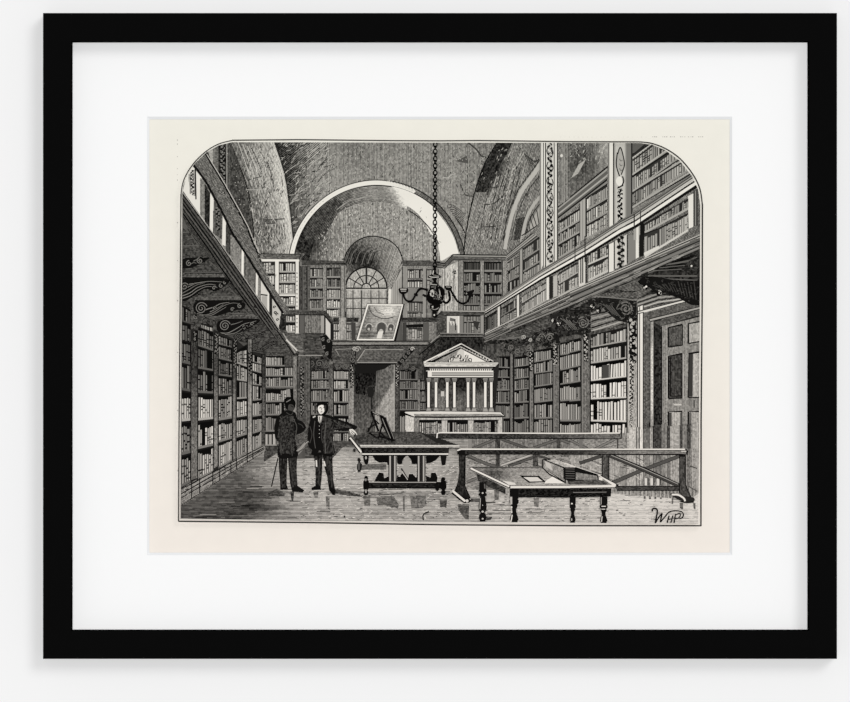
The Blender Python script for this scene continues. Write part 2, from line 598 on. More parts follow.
# dark spandrel against the wall
ls = [(200, 140), (230, 140), (245, 184), (251, 215), (255, 262), (240, 240), (200, 165)]
eng(ls, lambda x, y: .74, 80, 1.6, .25)
eng(A('B', 235, 60, 292, 40, 292, 220, 280, 200), .3, 90, 1.5, .15)
eng(A('B', 290, 30, 340, 20, 340, 300, 290, 220), .6, 90, 1.5, .2)
eng(A('B', 338, 0, 408, 0, 408, 420, 338, 300), .82, 90, 1.5, .15)
acanthus(*A('B', 372, 20)[0], *A('B', 378, 400)[0], 6, .8, .5, .95, 3.2)
line(A('B', 412, 0, 412, 430), .9, .3); eng(A('B', 415, 20, 440, 60, 440, 500, 415, 440), .7, 90, 1.4, .2)
for k in range(60):
    x, y = rnd.uniform(226, 250), rnd.uniform(150, 240)
    ell(x, y, .6, .5, rnd.choice((.25, .95)), 5)

# arch band on the east side
rb = [(500, 140), (545, 140), (545, 262), (463, 262), (465, 235), (469, 215), (476, 187), (485, 162)]
def f_rb(x, y):
    e = 463 + 37 * sm(262, 140, y) ** 1.0
    s = (x - e) / 40
    return .5 + .3 * sm(.35, .05, s) * sm(205, 170, y) + .04 * s
eng(rb, f_rb, 72, 1.6, .26)
db = [(499, 140), (514, 140), (504, 158), (494, 178), (486, 192), (476, 192), (482, 171)]
eng(db, .84, 66, 1.6, .2)
curve([(499, 140), (485, 163), (476, 188), (469, 216), (465, 240), (463, 262)], 1.2, .92)
for k in range(9):
    x = 483 + k * 4
    curve([(x + 10, 178 - k * 2), (x + 3, 200), (x - 4, 240)], .7, rnd.choice((.8, .25, .3)))
for k in range(10):
    line(A('c', 560 + k * 9, 110 + k * 8, 600 + k * 7, 200 - k * 6), .6, .8)
curve(A('c', 480, 235, 520, 180, 560, 110), 1, .3)
curve(A('c', 310, 340, 370, 330, 440, 320), .9, .75); curve(A('c', 300, 440, 370, 430, 430, 380), .9, .85)
line(A('c', 290, 580, 380, 575), .8, .8)
for k in range(90):
    x, y = rnd.uniform(478, 535), rnd.uniform(145, 235)
    line([(x, y), (x - 1, y + rnd.uniform(1, 4))], .5, rnd.choice((.25, .8)))
flecks(470, 146, 540, 250, 420, 75, .15, .8, 3, .55, lambda x, y: x > 470 + (240 - y) * .32 and x < 520 + (160 - y) * .25)
# lunette arch beyond it: pale ring, inner grey, small fanlight
poly(A('c', 560, 661, 575, 600, 620, 480, 665, 400, 665, 661), .5)
curve(A('c', 700, 120, 640, 220, 560, 330, 510, 430, 475, 540, 450, 661) + A('g', 440, 90), 4.6, .24, 3.4)
curve(A('c', 700, 95, 625, 205, 540, 320, 490, 420, 450, 540, 432, 661), .8, .85)
curve(A('c', 665, 250, 600, 330, 545, 430, 505, 540, 480, 661), .9, .8)
for k in range(22):
    t_ = k / 21
    line(A('c', 495 + 6 * t_ + 12 * math.sin(t_), 661 - 130 * t_, 550 + 20 * t_, 650 - 135 * t_), .7, .85)
curve(A('c', 680, 370, 620, 440, 575, 530, 550, 640, 545, 680), 3.2, .28)
curve(A('c', 680, 410, 625, 480, 585, 560, 565, 661), .8, .9)
poly(A('c', 575, 640, 600, 560, 640, 480, 665, 440, 665, 570), .3)
for a in ((590, 560, 600, 610), (600, 525, 625, 600), (615, 495, 645, 590), (640, 470, 655, 560), (580, 590, 590, 630)):
    line(A('c', *a), .9, .85)
for k in range(5):
    line(A('c', 545, 655 + k * 14 - 20, 668, 560 + k * 15 - 5), 1.1, (.85, .4, .85, .4, .8)[k])
# ---- wide semicircular arch of the end wall
P('engraved_archway', 'white ringed semicircular arch across the end wall of the engraving')
CX0, CY0 = 377, 269
poly(arc(CX0, CY0, 86, 0, 180, 40), .5)
def f_apse(x, y):
    return .41 + .34 * g2(x, y, 311, 232, 17, 28) + .1 * sm(345, 300, x) - .04 * g2(x, y, 430, 250, 20, 20)
eng([p for p in arc(CX0, CY0, 86, 12, 168, 40)] + [(300, 262), (458, 262)], f_apse, 90, 1.6, .19)
ring(CX0, CY0, 68, 84, 105, 168, lambda x, y: .62 + .24 * sm(345, 312, x) * sm(190, 215, y), 1.6, .3)
eng(A('b', 0, 600, 60, 500, 190, 400, 240, 420, 190, 520, 110, 661, 0, 661), .74, 60, 1.7, .22)
ring(CX0, CY0, 68, 84, 82, 108, lambda x, y: .52 + .0 * x, 1.6, .25)
curve(A('b', 200, 470, 270, 420, 340, 400, 420, 392, 500, 400), .9, .35)
flecks(318, 190, 436, 262, 900, 90, .12, .75, 2.0, .6, lambda x, y: math.hypot(x - 377, y - 269) < 66 and not (x > 344 and x < 404 and y > 236))
# white soffit
poly(smooth(A('b', 520, 325, 600, 332, 690, 370, 760, 410, 815, 460) + A('c', 10, 480, 70, 560, 120, 650) + A('g', 150, 118), 5) +
     smooth(A('g', 108, 122, 40, 162, 30, 120, 8, 20) + A('b', 790, 620, 740, 530, 680, 470, 610, 430, 545, 400), 5), .02)
ring(CX0, CY0, 67, 83.8, 64, 100, lambda x, y: .47 - .7 * sm(383, 404, x + (269 - 80 - y) * .6), 1.4, .22, fill=False)
ring(CX0, CY0, 84.5, 88.5, 10, 75, lambda x, y: .55 + .1 * sm(410, 440, x), 1.3, .2)
put(line_q(arc(CX0, CY0, 89, 8, 80), .9, .88)); put(line_q(arc(CX0, CY0, 84.3, 12, 80), .9, .85))
put(line_q(arc(CX0, CY0, 66.5, 22, 62), 1.0, .85))
# white ring
w_ = []
R0 = arc(CX0, CY0, 88.5, 64, 170, 50); R1 = arc(CX0, CY0, 84.2, 64, 170, 50)
for k in range(50):
    if k < 12:
        s_ = 1 - k / 12
        R0[k] = (R0[k][0], R0[k][1] + 1.8 * s_)
    w_.append(([R0[k], R0[k + 1], R1[k + 1], R1[k]], .03))
put(w_)
put(line_q(arc(CX0, CY0, 83.6, 80, 170, 40), .9, .9)); put(line_q(arc(CX0, CY0, 89, 84, 172, 40), .7, .85))
for k in range(16):
    a = 128 + k * 2.6
    p = arc(CX0, CY0, 86.5, a, a + 1.2, 1)
    line(p, .4, rnd.uniform(.1, .35))
for k in range(70):
    x, y = rnd.uniform(330, 440), rnd.uniform(205, 260)
    line([(x, y), (x + rnd.uniform(-2, 2), y + rnd.uniform(1, 3.5))], .55, rnd.choice((.2, .25, .75)))
eng(A('e', 790, 150, 850, 100, 850, 200), .85, 45, 1.6, .2)
# ---- window niche
P('engraved_window', 'round-headed window with a fan of panes in the end wall of the engraving')
NX, NY = 375, 268
niche = smooth(A('f', 245, 160, 262, 110, 300, 60, 350, 25, 410, 8, 480, 15, 540, 40, 590, 90, 620, 165), 5)
def f_niche(x, y):
    return .48 + .36 * g2(x, y, 357, 258, 16, 16) + .2 * g2(x, y, 372, 268, 12, 10) - .1 * sm(385, 400, x)
eng(niche + A('f', 540, 345, 520, 661, 258, 661, 255, 200), f_niche, 70, 1.5, .26)
for k in range(9):
    curve(A('f', 262 + k * 19, 175 + (k % 3) * 6, 285 + k * 20, 110, 330 + k * 21, 60 + k * 4), .7, (.92, .5)[k % 2], .3)
curve(niche, 1.1, .9, n=2)
curve(A('f', 610, 170, 575, 250, 540, 335), .9, .85)
eng(A('f', 605, 180, 540, 335, 520, 300, 560, 230), .45, 65, 1.6, .3)
poly(A('f', 615, 200, 615, 440, 540, 440, 540, 350), .3)
line(A('f', 535, 340, 532, 435), 2.6, .06)
for k in range(5):
    line(A('f', 560 + k * 11, 310 - k * 12, 560 + k * 11, 435), .6, .5)
WX, WY, WR = 366.3, 288, 20.6
g_ = arc(WX, WY, WR, 0, 180, 24) + [(345.8, 341), (386.8, 341)]
eng(g_, lambda x, y: .27 + .17 * sm(305, 330, y), 90, 1.6, .16)
dk = .85
put(line_q(arc(WX, WY, WR, 0, 180, 24), 1.5, .9))
put(line_q(arc(WX, WY, 12.5, 0, 180, 18), 1.1, dk)); put(line_q(arc(WX, WY, 4.6, 0, 180, 12), 1.2, dk))
for a in (0, 30, 60, 90, 120, 150, 180):
    r0 = 4.6 if a in (90,) else 4.6
    line([arc(WX, WY, r0, a, a, 1)[0], arc(WX, WY, WR, a, a, 1)[0]], 1.0 if a != 90 else 1.7, dk)
for x in (353, 361.5, 371, 379):
    line([(x, 288.5), (x, 341)], 1.0, dk - .1)
line([(345.9, 285), (345.9, 341)], 1.2, .9); line([(387, 285), (387, 320)], 1.2, .85)
for y in (288.6, 298.3, 308.5, 327, 334):
    line([(346, y), (387, y)], 1.0, dk - .1)
line([(346, 289.8), (387, 289.8)], .7, .15)
# ---- end-wall bookcases, upper storey
P('engraved_bookcase', 'upper bookcases of the end wall beside the round-headed window')
eng(A('f', 0, 190, 255, 190, 255, 480, 180, 560, 0, 480), .55, 90, 1.6, .25)
eng(A('f', -20, 160, 255, 165, 255, 190, -20, 190), .72, 0, 1.3, .2)
line(A('f', 0, 176, 255, 180), .6, .9)
for x0, x1, t in ((-2, 25, .5), (112, 136, .42), (224, 250, .42)):
    eng(A('f', x0, 195, x1, 195, x1, 640, x0, 640), t, 90, 1.4, .15)
    line(A('f', x1, 195, x1, 640), .8, .85); line(A('f', x0, 195, x0, 640), .6, .75)
for a, b in ((207, 268), (270, 335), (337, 400), (402, 470)):
    books(A('f', 28, a, 112, a, 112, b, 28, b), .3, .65, .88, 1.8, .4, board=.45, bt=.14)
for a, b, l in ((205, 268, .5), (270, 335, .5), (337, 402, .25), (405, 462, .1), (464, 518, .15)):
    books(A('f', 138, a, 222, a, 222, b, 138, b), l, l + .3, .88, 1.8, .5, board=.4, bt=.14)
books(A('f', 180, 555, 222, 555, 222, 600, 180, 600), .2, .5, .8, 2); books(A('f', 180, 600, 222, 600, 222, 661, 180, 661), .1, .4, .8, 2)
# stretch between the arch and the corner (dark pilaster)
eng(A('e', 785, 195, 850, 195, 850, 470, 785, 470), .72, 90, 1.5, .25)
for x in (800, 832):
    line(A('e', x, 200, x, 470), .7, .9); line(A('e', x + 6, 200, x + 6, 470), .6, .5)
# right of the window
eng(A('f', 612, 195, 850, 195, 850, 661, 612, 661), .5, 90, 1.5, .2)
eng(A('f', 605, 165, 800, 165, 850, 165, 850, 192, 620, 192), .68, 0, 1.3, .2)
line(A('f', 612, 190, 800, 190), .8, .9); line(A('f', 612, 163, 790, 163), .8, .85)
for x0, x1, t in ((618, 640, .42), (745, 760, .4)):
    poly(A('f', x0, 200, x1, 200, x1, 540, x0, 540), t)
line(A('f', 612, 200, 612, 540), .7, .85); line(A('f', 765, 210, 765, 540), .7, .8)
for a, b, lo in ((215, 278, .25), (282, 335, .2), (418, 485, .35), (487, 520, .3)):
    books(A('f', 645, a, 742, a, 742, b, 645, b), lo, lo + .3, .85, 2.0, .4, board=.6, bt=.12)
for a, b in ((215, 278), (282, 335)):
    books(A('f', 768, a, 800, a, 800, b, 768, b), .25, .5, .75, 2)
poly(A('f', 645, 340, 742, 340, 742, 415, 645, 415), .48)
# pale stone return behind the chandelier
P('engraved_wall', 'pale stone return of the end wall behind the chandelier of the engraving')
sr = A('g', -20, 215, 60, 205, 150, 165, 150, 500, -20, 500)
eng(sr, lambda x, y: .2 + .2 * sm(446, 436, x) + .25 * sm(440, 432, x), 90, 1.6, .25)
for x, t in ((60, .6), (72, .1), (95, .15), (118, .5), (138, .1), (44, .6), (20, .7)):
    line(A('g', x, 215, x, 480), .8, t)
for k in range(26):
    x, y = rnd.uniform(445, 457), rnd.uniform(268, 308)
    line([(x, y), (x, y + rnd.uniform(2, 6))], .5, .6)
curve(A('g', 110, 235, 130, 225, 120, 245, 135, 238), .9, .8)
# ---- corner bookcase of the end wall
P('engraved_bookcase', 'tall dark double bookcase in the corner beside the chandelier')
eng(A('g', 150, 160, 450, 160, 450, 400, 300, 490, 150, 490), .6, 90, 1.5, .25)
eng(A('g', 20, 170, 62, 178, 112, 122, 450, 126, 462, 160, 150, 162, 118, 160, 66, 205, 10, 205), .62, 0, 1.4, .2)
for d in (0, 14, 30):
    line(A('g', 10, 172 + d, 62, 180 + d, 112, 124 + d, 450, 127 + d), .8 if d else 1.1, (.92, .8, .9)[d // 14 if d < 30 else 2])
line(A('g', 115, 131, 450, 134), .8, .3)
for x0, x1, t in ((148, 180, .5), (284, 309, .42), (424, 452, .45)):
    eng(A('g', x0, 162, x1, 162, x1, 480, x0, 480), t, 90, 1.3, .2)
    line(A('g', x0, 162, x0, 480), .6, .85); line(A('g', x1, 162, x1, 480), .8, .92)
for bx0, bx1 in ((182, 283), (311, 420)):
    for a, b in ((168, 232), (232, 300), (300, 370), (370, 440), (440, 478)):
        if a == 168:
            books(A('g', bx0, a, bx1, a, bx1, b, bx0, b), .7, .88, .93, 2.2, 0, board=.45, bt=.2)
        else:
            books(A('g', bx0, a, bx1, a, bx1, b, bx0, b), .4, .72, .92, 1.7, .2, board=.55, bt=.13)
# ---- east wall, upper storey
P('engraved_bookcase', 'pale upper wall bookcases above the white gallery rail, beside the carved pilasters')
eng([(506, 256), (549, 215), (620, 160), (660, 140), (702, 140), (702, 285), (480, 345), (484, 312), (506, 300)], .5, 60, 1.6, .2)
# entablature strips climbing to the corner
def strip(p0, p1, q0, q1, tones, t_line=.9):
    """bands between the line p0-p1 (upper) and q0-q1 (lower)"""
    n = len(tones)
    for k, t in enumerate(tones):
        a, b = k / n, (k + 1) / n
        L0 = (p0[0] + (q0[0] - p0[0]) * a, p0[1] + (q0[1] - p0[1]) * a); R0_ = (p1[0] + (q1[0] - p1[0]) * a, p1[1] + (q1[1] - p1[1]) * a)
        L1 = (p0[0] + (q0[0] - p0[0]) * b, p0[1] + (q0[1] - p0[1]) * b); R1_ = (p1[0] + (q1[0] - p1[0]) * b, p1[1] + (q1[1] - p1[1]) * b)
        poly([L0, R0_, R1_, L1], t)
def st(p0, p1, q0, q1, *tones):
    strip(A(*p0)[0], A(*p1)[0], A(*q0)[0], A(*q1)[0], tones)
st(('g', 447, 128), ('g', 610, -12), ('g', 452, 165), ('g', 660, 15), .85, .35, .6, .3, .85, .5, .9)
def wbay(tile, xl, xr, L, R, **k):
    for i in range(len(L) - 1):
        books(A(tile, xl, L[i], xr, R[i], xr, R[i + 1], xl, L[i + 1]), **k)
wbay('g', 458, 530, (172, 228, 298, 368), (128, 185, 262, 332), lo=.4, hi=.65, back=.88, bw=1.7, marks=.3, board=.5, bt=.13)
wbay('g', 553, 658, (85, 160, 235, 310), (12, 92, 172, 248), lo=.35, hi=.6, back=.82, bw=1.9, marks=.3, board=.45, bt=.14)
poly(A('g', 534, 100, 551, 85, 551, 320, 534, 332), .35); line(A('g', 553, 80, 553, 320), .9, .9); line(A('g', 533, 110, 533, 335), .6, .8)
# strip of the entablature between column and the second bays
c0 = A('c', 772, 462, 850, 400); d0 = A('d', 0, 470, 235, 300)
st(('c', 772, 450), ('d', 235, 195), ('c', 772, 540), ('d', 235, 300), .8, .35, .62, .62, .3, .6, .9, .45)
line(A('c', 772, 455) + A('d', 235, 200), .9, .92)
eng(A('c', 772, 40, 850, 40, 850, 395, 772, 450), .52, 90, 1.5, .22)
line(A('c', 812, 60, 812, 430), .6, .3); ell(*A('c', 797, 130)[0], 1.4, 1.6, .1)
def f_dv(x, y):
    return .56 + .16 * g2(x, y, 582, 165, 14, 18) - .2 * sm(590, 608, x) * sm(180, 150, y)
eng(A('d', -10, 40, 238, 40, 238, 190, -10, 395), f_dv, 90, 1.5, .24)
for k in range(50):
    p = A('d', rnd.uniform(0, 230), rnd.uniform(50, 190))[0]
    line([p, (p[0] + rnd.uniform(-2, 3), p[1] - rnd.uniform(1, 4))], .6, rnd.choice((.15, .85, .3)))
for k in range(5):
    line(A('d', 10 + k * 9, 270 - k * 6, 60 + k * 9, 180 - k * 6), .7, .25)
wbay('z', 163, 350, (185, 295, 392, 520), (70, 182, 285, 405), lo=.3, hi=.6, back=.88, bw=2.1, marks=.3, board=.35, bt=.15)
poly(A('d', 62, 425, 100, 395, 100, 650, 62, 670), .3); line(A('d', 101, 395, 101, 640), 1.3, .92); line(A('d', 62, 430, 62, 665), .7, .8)
line(A('d', 80, 415, 80, 655), .6, .5)
wbay('d', 106, 234, (390, 478, 563, 660), (305, 402, 492, 580), lo=.15, hi=.5, back=.85, bw=2.1, marks=.5, board=.4, bt=.14)
# the big bay beyond the second pilaster
wbay('d', 392, 640, (118, 258, 362, 465), (-30, 88, 180, 290), lo=.25, hi=.6, back=.8, bw=2.3, marks=.55, board=.35, bt=.12)
wbay('d', 640, 830, (88, 180, 290), (-5, 65, 180), lo=.3, hi=.5, back=.7, bw=3, marks=.3, board=.4, bt=.12)
for a in ((392, 130, 480, 55), (395, 160, 530, 60)):
    line(A('d', *a), 1.6, .85)
line(A('d', 392, 145, 510, 60), 1, .2)
line(A('d', 392, 262, 650, 88), 1.8, .9); line(A('d', 392, 250, 620, 88), 1.3, .25)
line(A('d', 392, 366, 720, 165), 1.5, .85); line(A('d', 392, 354, 720, 150), 1.5, .3)
line(A('d', 392, 468, 760, 245), 1.2, .9); line(A('d', 392, 455, 760, 232), 1.5, .3)
line(A('d', 395, 485, 780, 262), 1.2, .9); eng(A('d', 392, 470, 770, 248, 790, 262, 400, 500), .5, 30, 1.3, .25)
# gallery front and its books (panels under the handrail)
eng([(484, 318), (570, 268), (640, 225), (702, 190), (702, 232), (640, 262), (570, 298), (484, 340)], .6, 60, 1.6, .2)
P('engraved_pilaster', 'carved white pilaster nearer the arch, hung with fruit ornament')
def pilaster(seg, lw=.03):
    for a, b, t in seg:
        pass
xs = ((539.6, 541.2, .45), (541.2, 543.0, .06), (543.0, 543.8, .85), (543.8, 545.0, .05), (545.0, 546.0, .92), (546, 553.8, .12), (553.8, 554.6, .8), (554.6, 557.0, .1), (557.0, 558, .92))
for a, b, t in xs:
    poly([(a, 140), (b, 140), (b, 265), (a, 270)], t)
acanthus(549.9, 144, 549.9, 263, 17, .12, .25, .93, 3.0)
for k in range(8):
    blob([(549.9 + rnd.uniform(-1.5, 1.5) + rnd.uniform(.8, 1.6) * math.cos(q), 150 + k * 15 + 2.6 * math.sin(q)) for q in (0, 1, 2, 3.2, 4.2, 5.2)], .15)
    curve([(548, 147 + k * 15), (546.8, 151 + k * 15), (548.2, 155 + k * 15)], .9, .95); curve([(552, 149 + k * 15), (553, 153 + k * 15), (551.5, 157 + k * 15)], .9, .95)
P('engraved_pilaster', 'carved white pilaster farther up the side wall, with an urn and leaf ornament')
for a, b, t in ((608.1, 609.4, .5), (609.4, 613.0, .06), (613.0, 614.2, .9), (614.2, 615.5, .3), (615.5, 624.8, .2), (624.8, 626.2, .35), (626.2, 631, .52), (631, 632.4, .85)):
    poly([(a, 140), (b, 140), (b, 226), (a, 232)], t)
acanthus(620.0, 180, 620.0, 224, 6, .12, .15, .93, 3.3)
blob(A('d', 300, 130, 315, 75, 330, 130, 338, 190, 318, 240, 298, 190), .3)
curve(A('d', 300, 120, 316, 78, 332, 120, 342, 190, 322, 250), 1.1, .92); curve(A('d', 298, 110, 292, 190, 312, 260), 1.2, .92)
blob(A('d', 288, 290, 305, 262, 325, 270, 328, 310, 305, 320), .05); curve(A('d', 330, 260, 338, 290, 325, 325), 1.3, .93)
for a in (150, 180, 210):
    curve(A('d', 312, a, 320, a + 14, 330, a + 8), .7, .6)
# ---- the long white handrail and its posts (east gallery)
P('engraved_railing', 'long white gallery handrail and posts climbing along the bookcases')
RL = [(484.6, 313.5), (520, 291.8), (540, 279.5), (560, 268.3), (586.7, 253.5), (620, 232.8), (634.4, 225.8), (689.7, 189), (703, 180.4)]
RU = [(484.6, 312.0), (520, 288.9), (540, 275.5), (560, 263.7), (586.7, 248.3), (620, 227), (634.4, 219.8), (689.7, 183), (703, 174.4)]
def rail_line(off, w, t, lower=False):
    src = RL if lower else RU
    put([q for i in range(len(src) - 1) for q in line_q([(src[i][0], src[i][1] + off * (.45 + .55 * i / 8)), (src[i + 1][0], src[i + 1][1] + off * (.45 + .55 * (i + 1) / 8))], w * (.55 + .45 * i / 8), t)])
def white_rail():
    rail_line(-7.2, 2.2, .55); rail_line(-6.0, 1.2, .9); rail_line(-4.6, 2.0, .4); rail_line(-3.4, 1.0, .88)
    rail_line(-2.0, 1.6, .2); rail_line(-.2, 1.2, .15)
    rail_line(1.6, 3.4, .92, True)
    RM = [(a[0], a[1] + (b[1] - a[1]) * .3) for a, b in zip(RU, RL)]
    poly(RM + RL[::-1], .03)
    put(line_q(RM, 1.1, .92))
    line([(575, 247), (575, 262)], .8, .85); line([(585, 236), (585, 262)], 1.0, .9)
    line([(634.2, 214), (634.2, 226)], 1.1, .92); line([(640.5, 211), (640.5, 222)], .9, .85)
# posts
for t, c, tn in (('g', (395, 445, 410, 440, 410, 570, 395, 575), .1), ('g', (516, 378, 531, 370, 531, 515, 516, 520), .1),
                 ('g', (702, 268, 718, 262, 718, 405, 702, 412), .06), ('g', (745, 262, 770, 250, 770, 385, 745, 392), .25),
                 ('h', (55, 135, 96, 112, 96, 310, 55, 325), .12), ('h', (243, 60, 275, 45, 275, 225, 243, 238), .06),
                 ('h', (366, 0, 415, 0, 415, 150, 366, 180), .48), ('h', (414, -40, 433, -40, 433, 140, 414, 150), .05),
                 ('d', (400, 545, 440, 530, 440, 661, 400, 661), .35), ('d', (417, 560, 432, 555, 432, 680, 417, 680), .08), ('d', (742, 385, 776, 368, 776, 578, 748, 590), .05)):
    poly(A(t, *c), tn)
for t, c in (('g', (412, 440, 412, 572)), ('g', (533, 372, 533, 516)), ('g', (726, 262, 726, 402)), ('h', (102, 105, 102, 300)), ('h', (68, 145, 68, 305)), ('h', (80, 140, 80, 300)), ('h', (360, 10, 360, 180)),
              ('h', (242, 60, 242, 238))):
    line(A(t, *c), 1.1, .88)
poly(A('g', 720, 262, 742, 255, 742, 395, 720, 402), .85)
poly(A('d', 442, 540, 470, 560, 466, 661, 442, 661), .92); poly(A('h', 436, 0, 464, 0, 464, 130, 436, 140), .9)
poly(A('d', 778, 350, 805, 340, 805, 570, 778, 575), .75)
line(A('d', 790, 350, 790, 570), .9, .4)
P('engraved_bookcase', 'books seen through the posts of the white gallery handrail')
books(A('g', 316, 520, 392, 470, 392, 572, 316, 600), .5, .8, .88, 1.6, .2, bt=.0)
wbay('g', 414, 514, (462, 515, 560), (400, 455, 522), lo=.4, hi=.75, back=.86, bw=1.8, marks=.4, board=.5, bt=.1)
wbay('g', 548, 700, (385, 430, 500), (295, 335, 415), lo=.25, hi=.5, back=.75, bw=1.9, marks=.15, board=.3, bt=.12)
wbay('g', 773, 850, (252, 290, 385), (210, 245, 350), lo=.12, hi=.4, back=.8, bw=2, marks=.5, board=.3, bt=.1)
wbay('z', 165, 332, (640, 740, 850), (540, 640, 760), lo=.2, hi=.5, back=.8, bw=2.2, marks=.4, board=.3, bt=.12)
wbay('h', -2, 2, (205, 262, 355), (170, 230, 325), lo=.15, hi=.45, back=.75, bw=2.2, marks=.2, board=.3, bt=.1)
wbay('h', 115, 240, (120, 190, 295), (62, 135, 232), lo=.15, hi=.45, back=.85, bw=2, marks=.7, board=.2, bt=.16)
wbay('d', 470, 745, (555, 622), (400, 470), lo=.3, hi=.55, back=.85, bw=2.4, marks=.5, board=.3, bt=.22, lean=1)
wbay('d', 470, 745, (630, 775), (490, 605), lo=.3, hi=.55, back=.8, bw=2.6, marks=.6, board=.15, bt=.12)
wbay('h', 466, 560, (-10, 130), (-45, 85), lo=.2, hi=.5, back=.8, bw=2.6, marks=.5, board=.1, bt=.14)
poly(A('h', 280, 40, 358, -5, 358, 185, 280, 215), .16)
for t, c in (('h', (280, 40, 280, 215)), ('h', (360, 0, 360, 180))):
    line(A(t, *c), .9, .85)
acanthus(*A('h', 320, 15)[0], *A('h', 320, 200)[0], 5, .15, .3, .92, 4.2)
P('engraved_railing', 'white moulded handrail of the upper gallery')
white_rail()
# ---- gallery front beam
P('engraved_gallery', 'long moulded front beam of the gallery over the carved brackets')
def beam(x0, u0, l0, x1, u1, l1, tones):
    n = len(tones)
    for k, t in enumerate(tones):
        a, b = k / n, (k + 1) / n
        poly([(x0, u0 + (l0 - u0) * a), (x1, u1 + (l1 - u1) * a), (x1, u1 + (l1 - u1) * b), (x0, u0 + (l0 - u0) * b)], t)
# from (484,335..342) to (700,236..248)
bt_ = (.9, .3, .62, .62, .9, .55, .5, .55, .88, .45, .5, .9)
beam(484, 334.5, 341, 640, 262, 279, bt_)
beam(570, 291, 307, 702, 234.5, 249, bt_)
line([(484, 334), (570, 291), (702, 234)], .8, .2)
for k in range(60):
    x = rnd.uniform(490, 700); s = rnd.uniform(.1, .9)
    u = 334.5 + (x - 484) / (570 - 484) * (291 - 334.5) if x < 570 else 291 + (x - 570) / 132 * (234.5 - 291)
    h = 6.5 + (x - 484) / 86 * 9 if x < 570 else 16
    line([(x, u + h * s), (x + 7, u + h * s - (3.4 if x < 570 else 3))], .5, rnd.choice((.3, .85)))
# ---- soffit, east side
P('engraved_ceiling', 'dark boarded underside of the gallery in the engraving')
eng([(484, 341), (570, 307), (702, 249), (702, 300), (640, 330), (570, 345), (510, 395), (484, 395)], .84, 0, 1.5, .22)
eng(A('h', 0, 470, 110, 400, 420, 262, 520, 340, 430, 400, 150, 400), .66, 20, 1.6, .25)
eng(A('g', 305, 661, 560, 590, 720, 500, 760, 560, 540, 661), .72, 15, 1.6, .25)
line(A('h', 190, 375, 440, 265), .8, .9); line(A('h', 230, 360, 420, 355), .9, .92); line(A('h', 240, 345, 330, 350), .8, .9)
line(A('h', 180, 400, 425, 400), 1.6, .92); line(A('h', 150, 385, 420, 408), 1.1, .5)
line(A('h', 0, 478, 130, 470), 1.2, .9); line(A('h', 490, 240, 800, 140), 1.0, .6); line(A('h', 490, 258, 800, 258), 1.4, .6); line(A('h', 480, 270, 800, 285), 1, .6)
for k in range(12):
    line(A('h', 520 + k * 14, 225 - k * 6, 700 + k * 8, 215 - k * 8), .7, rnd.choice((.6, .95)))
ell(*A('h', 765, 195)[0], 1, 1, .1)
# ---- east wall, frieze boards above the lower bookcases
P('engraved_wall', 'moulded boards between the door and the carved brackets')
eng(A('h', 130, 490, 420, 395, 545, 370, 720, 400, 450, 480, 340, 560, 130, 640), .55, 18, 1.5, .2)
for k, t in enumerate((.9, .35, .88, .4, .9, .3, .9)):
    line(A('h', 135, 505 + k * 20, 340, 455 + k * 17), 1.2, t)
for k, t in enumerate((.85, .4, .85, .35, .85, .2, .9)):
    line(A('h', 425, 400 + k * 13, 560, 352 + k * 14, 720, 345 + k * 11), 1.1, t)
# ---- east lower bookcases
P('engraved_bookcase', 'lower side-wall bookcases under the gallery, brightest beside the door')
eng([(492, 352), (636, 322), (636, 440), (492, 440)], .7, 90, 1.6, .2)
B1 = dict(back=.95, bw=1.7, marks=.2, gap=.35, board=.5, bt=.09)
bay('k', 372, 470, [(165, 165), (235, 240), (300, 300), (382, 380), (462, 462), (560, 555), (660, 660)], lo=.5, hi=.75, **B1)
bay('k', 500, 590, [(170, 160), (235, 222), (310, 298), (380, 370), (460, 455), (560, 555), (660, 660)], lo=.42, hi=.7, **B1)
bay('k', 625, 740, [(130, 108), (205, 182), (275, 260), (360, 343), (460, 446), (560, 556), (660, 660)], lo=.32, hi=.6, **B1)
bay('k', 787, 850, [(80, 72), (160, 150), (255, 243), (345, 335), (450, 444), (575, 575), (670, 670)], lo=.28, hi=.55, **B1)
bay('l', -4, 66, [(65, 50), (145, 128), (242, 226), (337, 325), (450, 444), (575, 575), (670, 670)], lo=.25, hi=.6, **B1)
B2 = dict(back=.97, bw=2.6, marks=.35, gap=.34, board=.15, bt=.075, lean=.6)
bay('l', 130, 355, [(30, -20), (112, 72), (212, 180)], lo=.3, hi=.6, back=.9, bw=2.2, marks=.3, board=.35, bt=.1)
bay('l', 130, 355, [(118, 80), (212, 180)], lo=.15, hi=.45, back=.92, bw=2.6, marks=.3, board=.3, bt=.1)
bay('l', 130, 355, [(212, 180), (322, 296), (437, 428), (575, 580), (690, 690)], lo=.02, hi=.3, **B2)
poly(A('l', 202, 222, 246, 218, 246, 300, 202, 305), .72)
for t, x0, x1, y0, y1, tn in (('k', 472, 495, 150, 661, .62), ('k', 593, 622, 110, 661, .6), ('k', 742, 785, 70, 661, .6), ('l', 70, 128, 60, 661, .58)):
    eng(A(t, x0, y0, x1, y0, x1, y1, x0, y1), tn, 90, 1.4, .22)
    line(A(t, x1, y0, x1, y1), 1.2, .94); line(A(t, x0, y0, x0, y1), .9, .88)
    line(A(t, x0 + 7, y0, x0 + 7, y1), .7, .4)
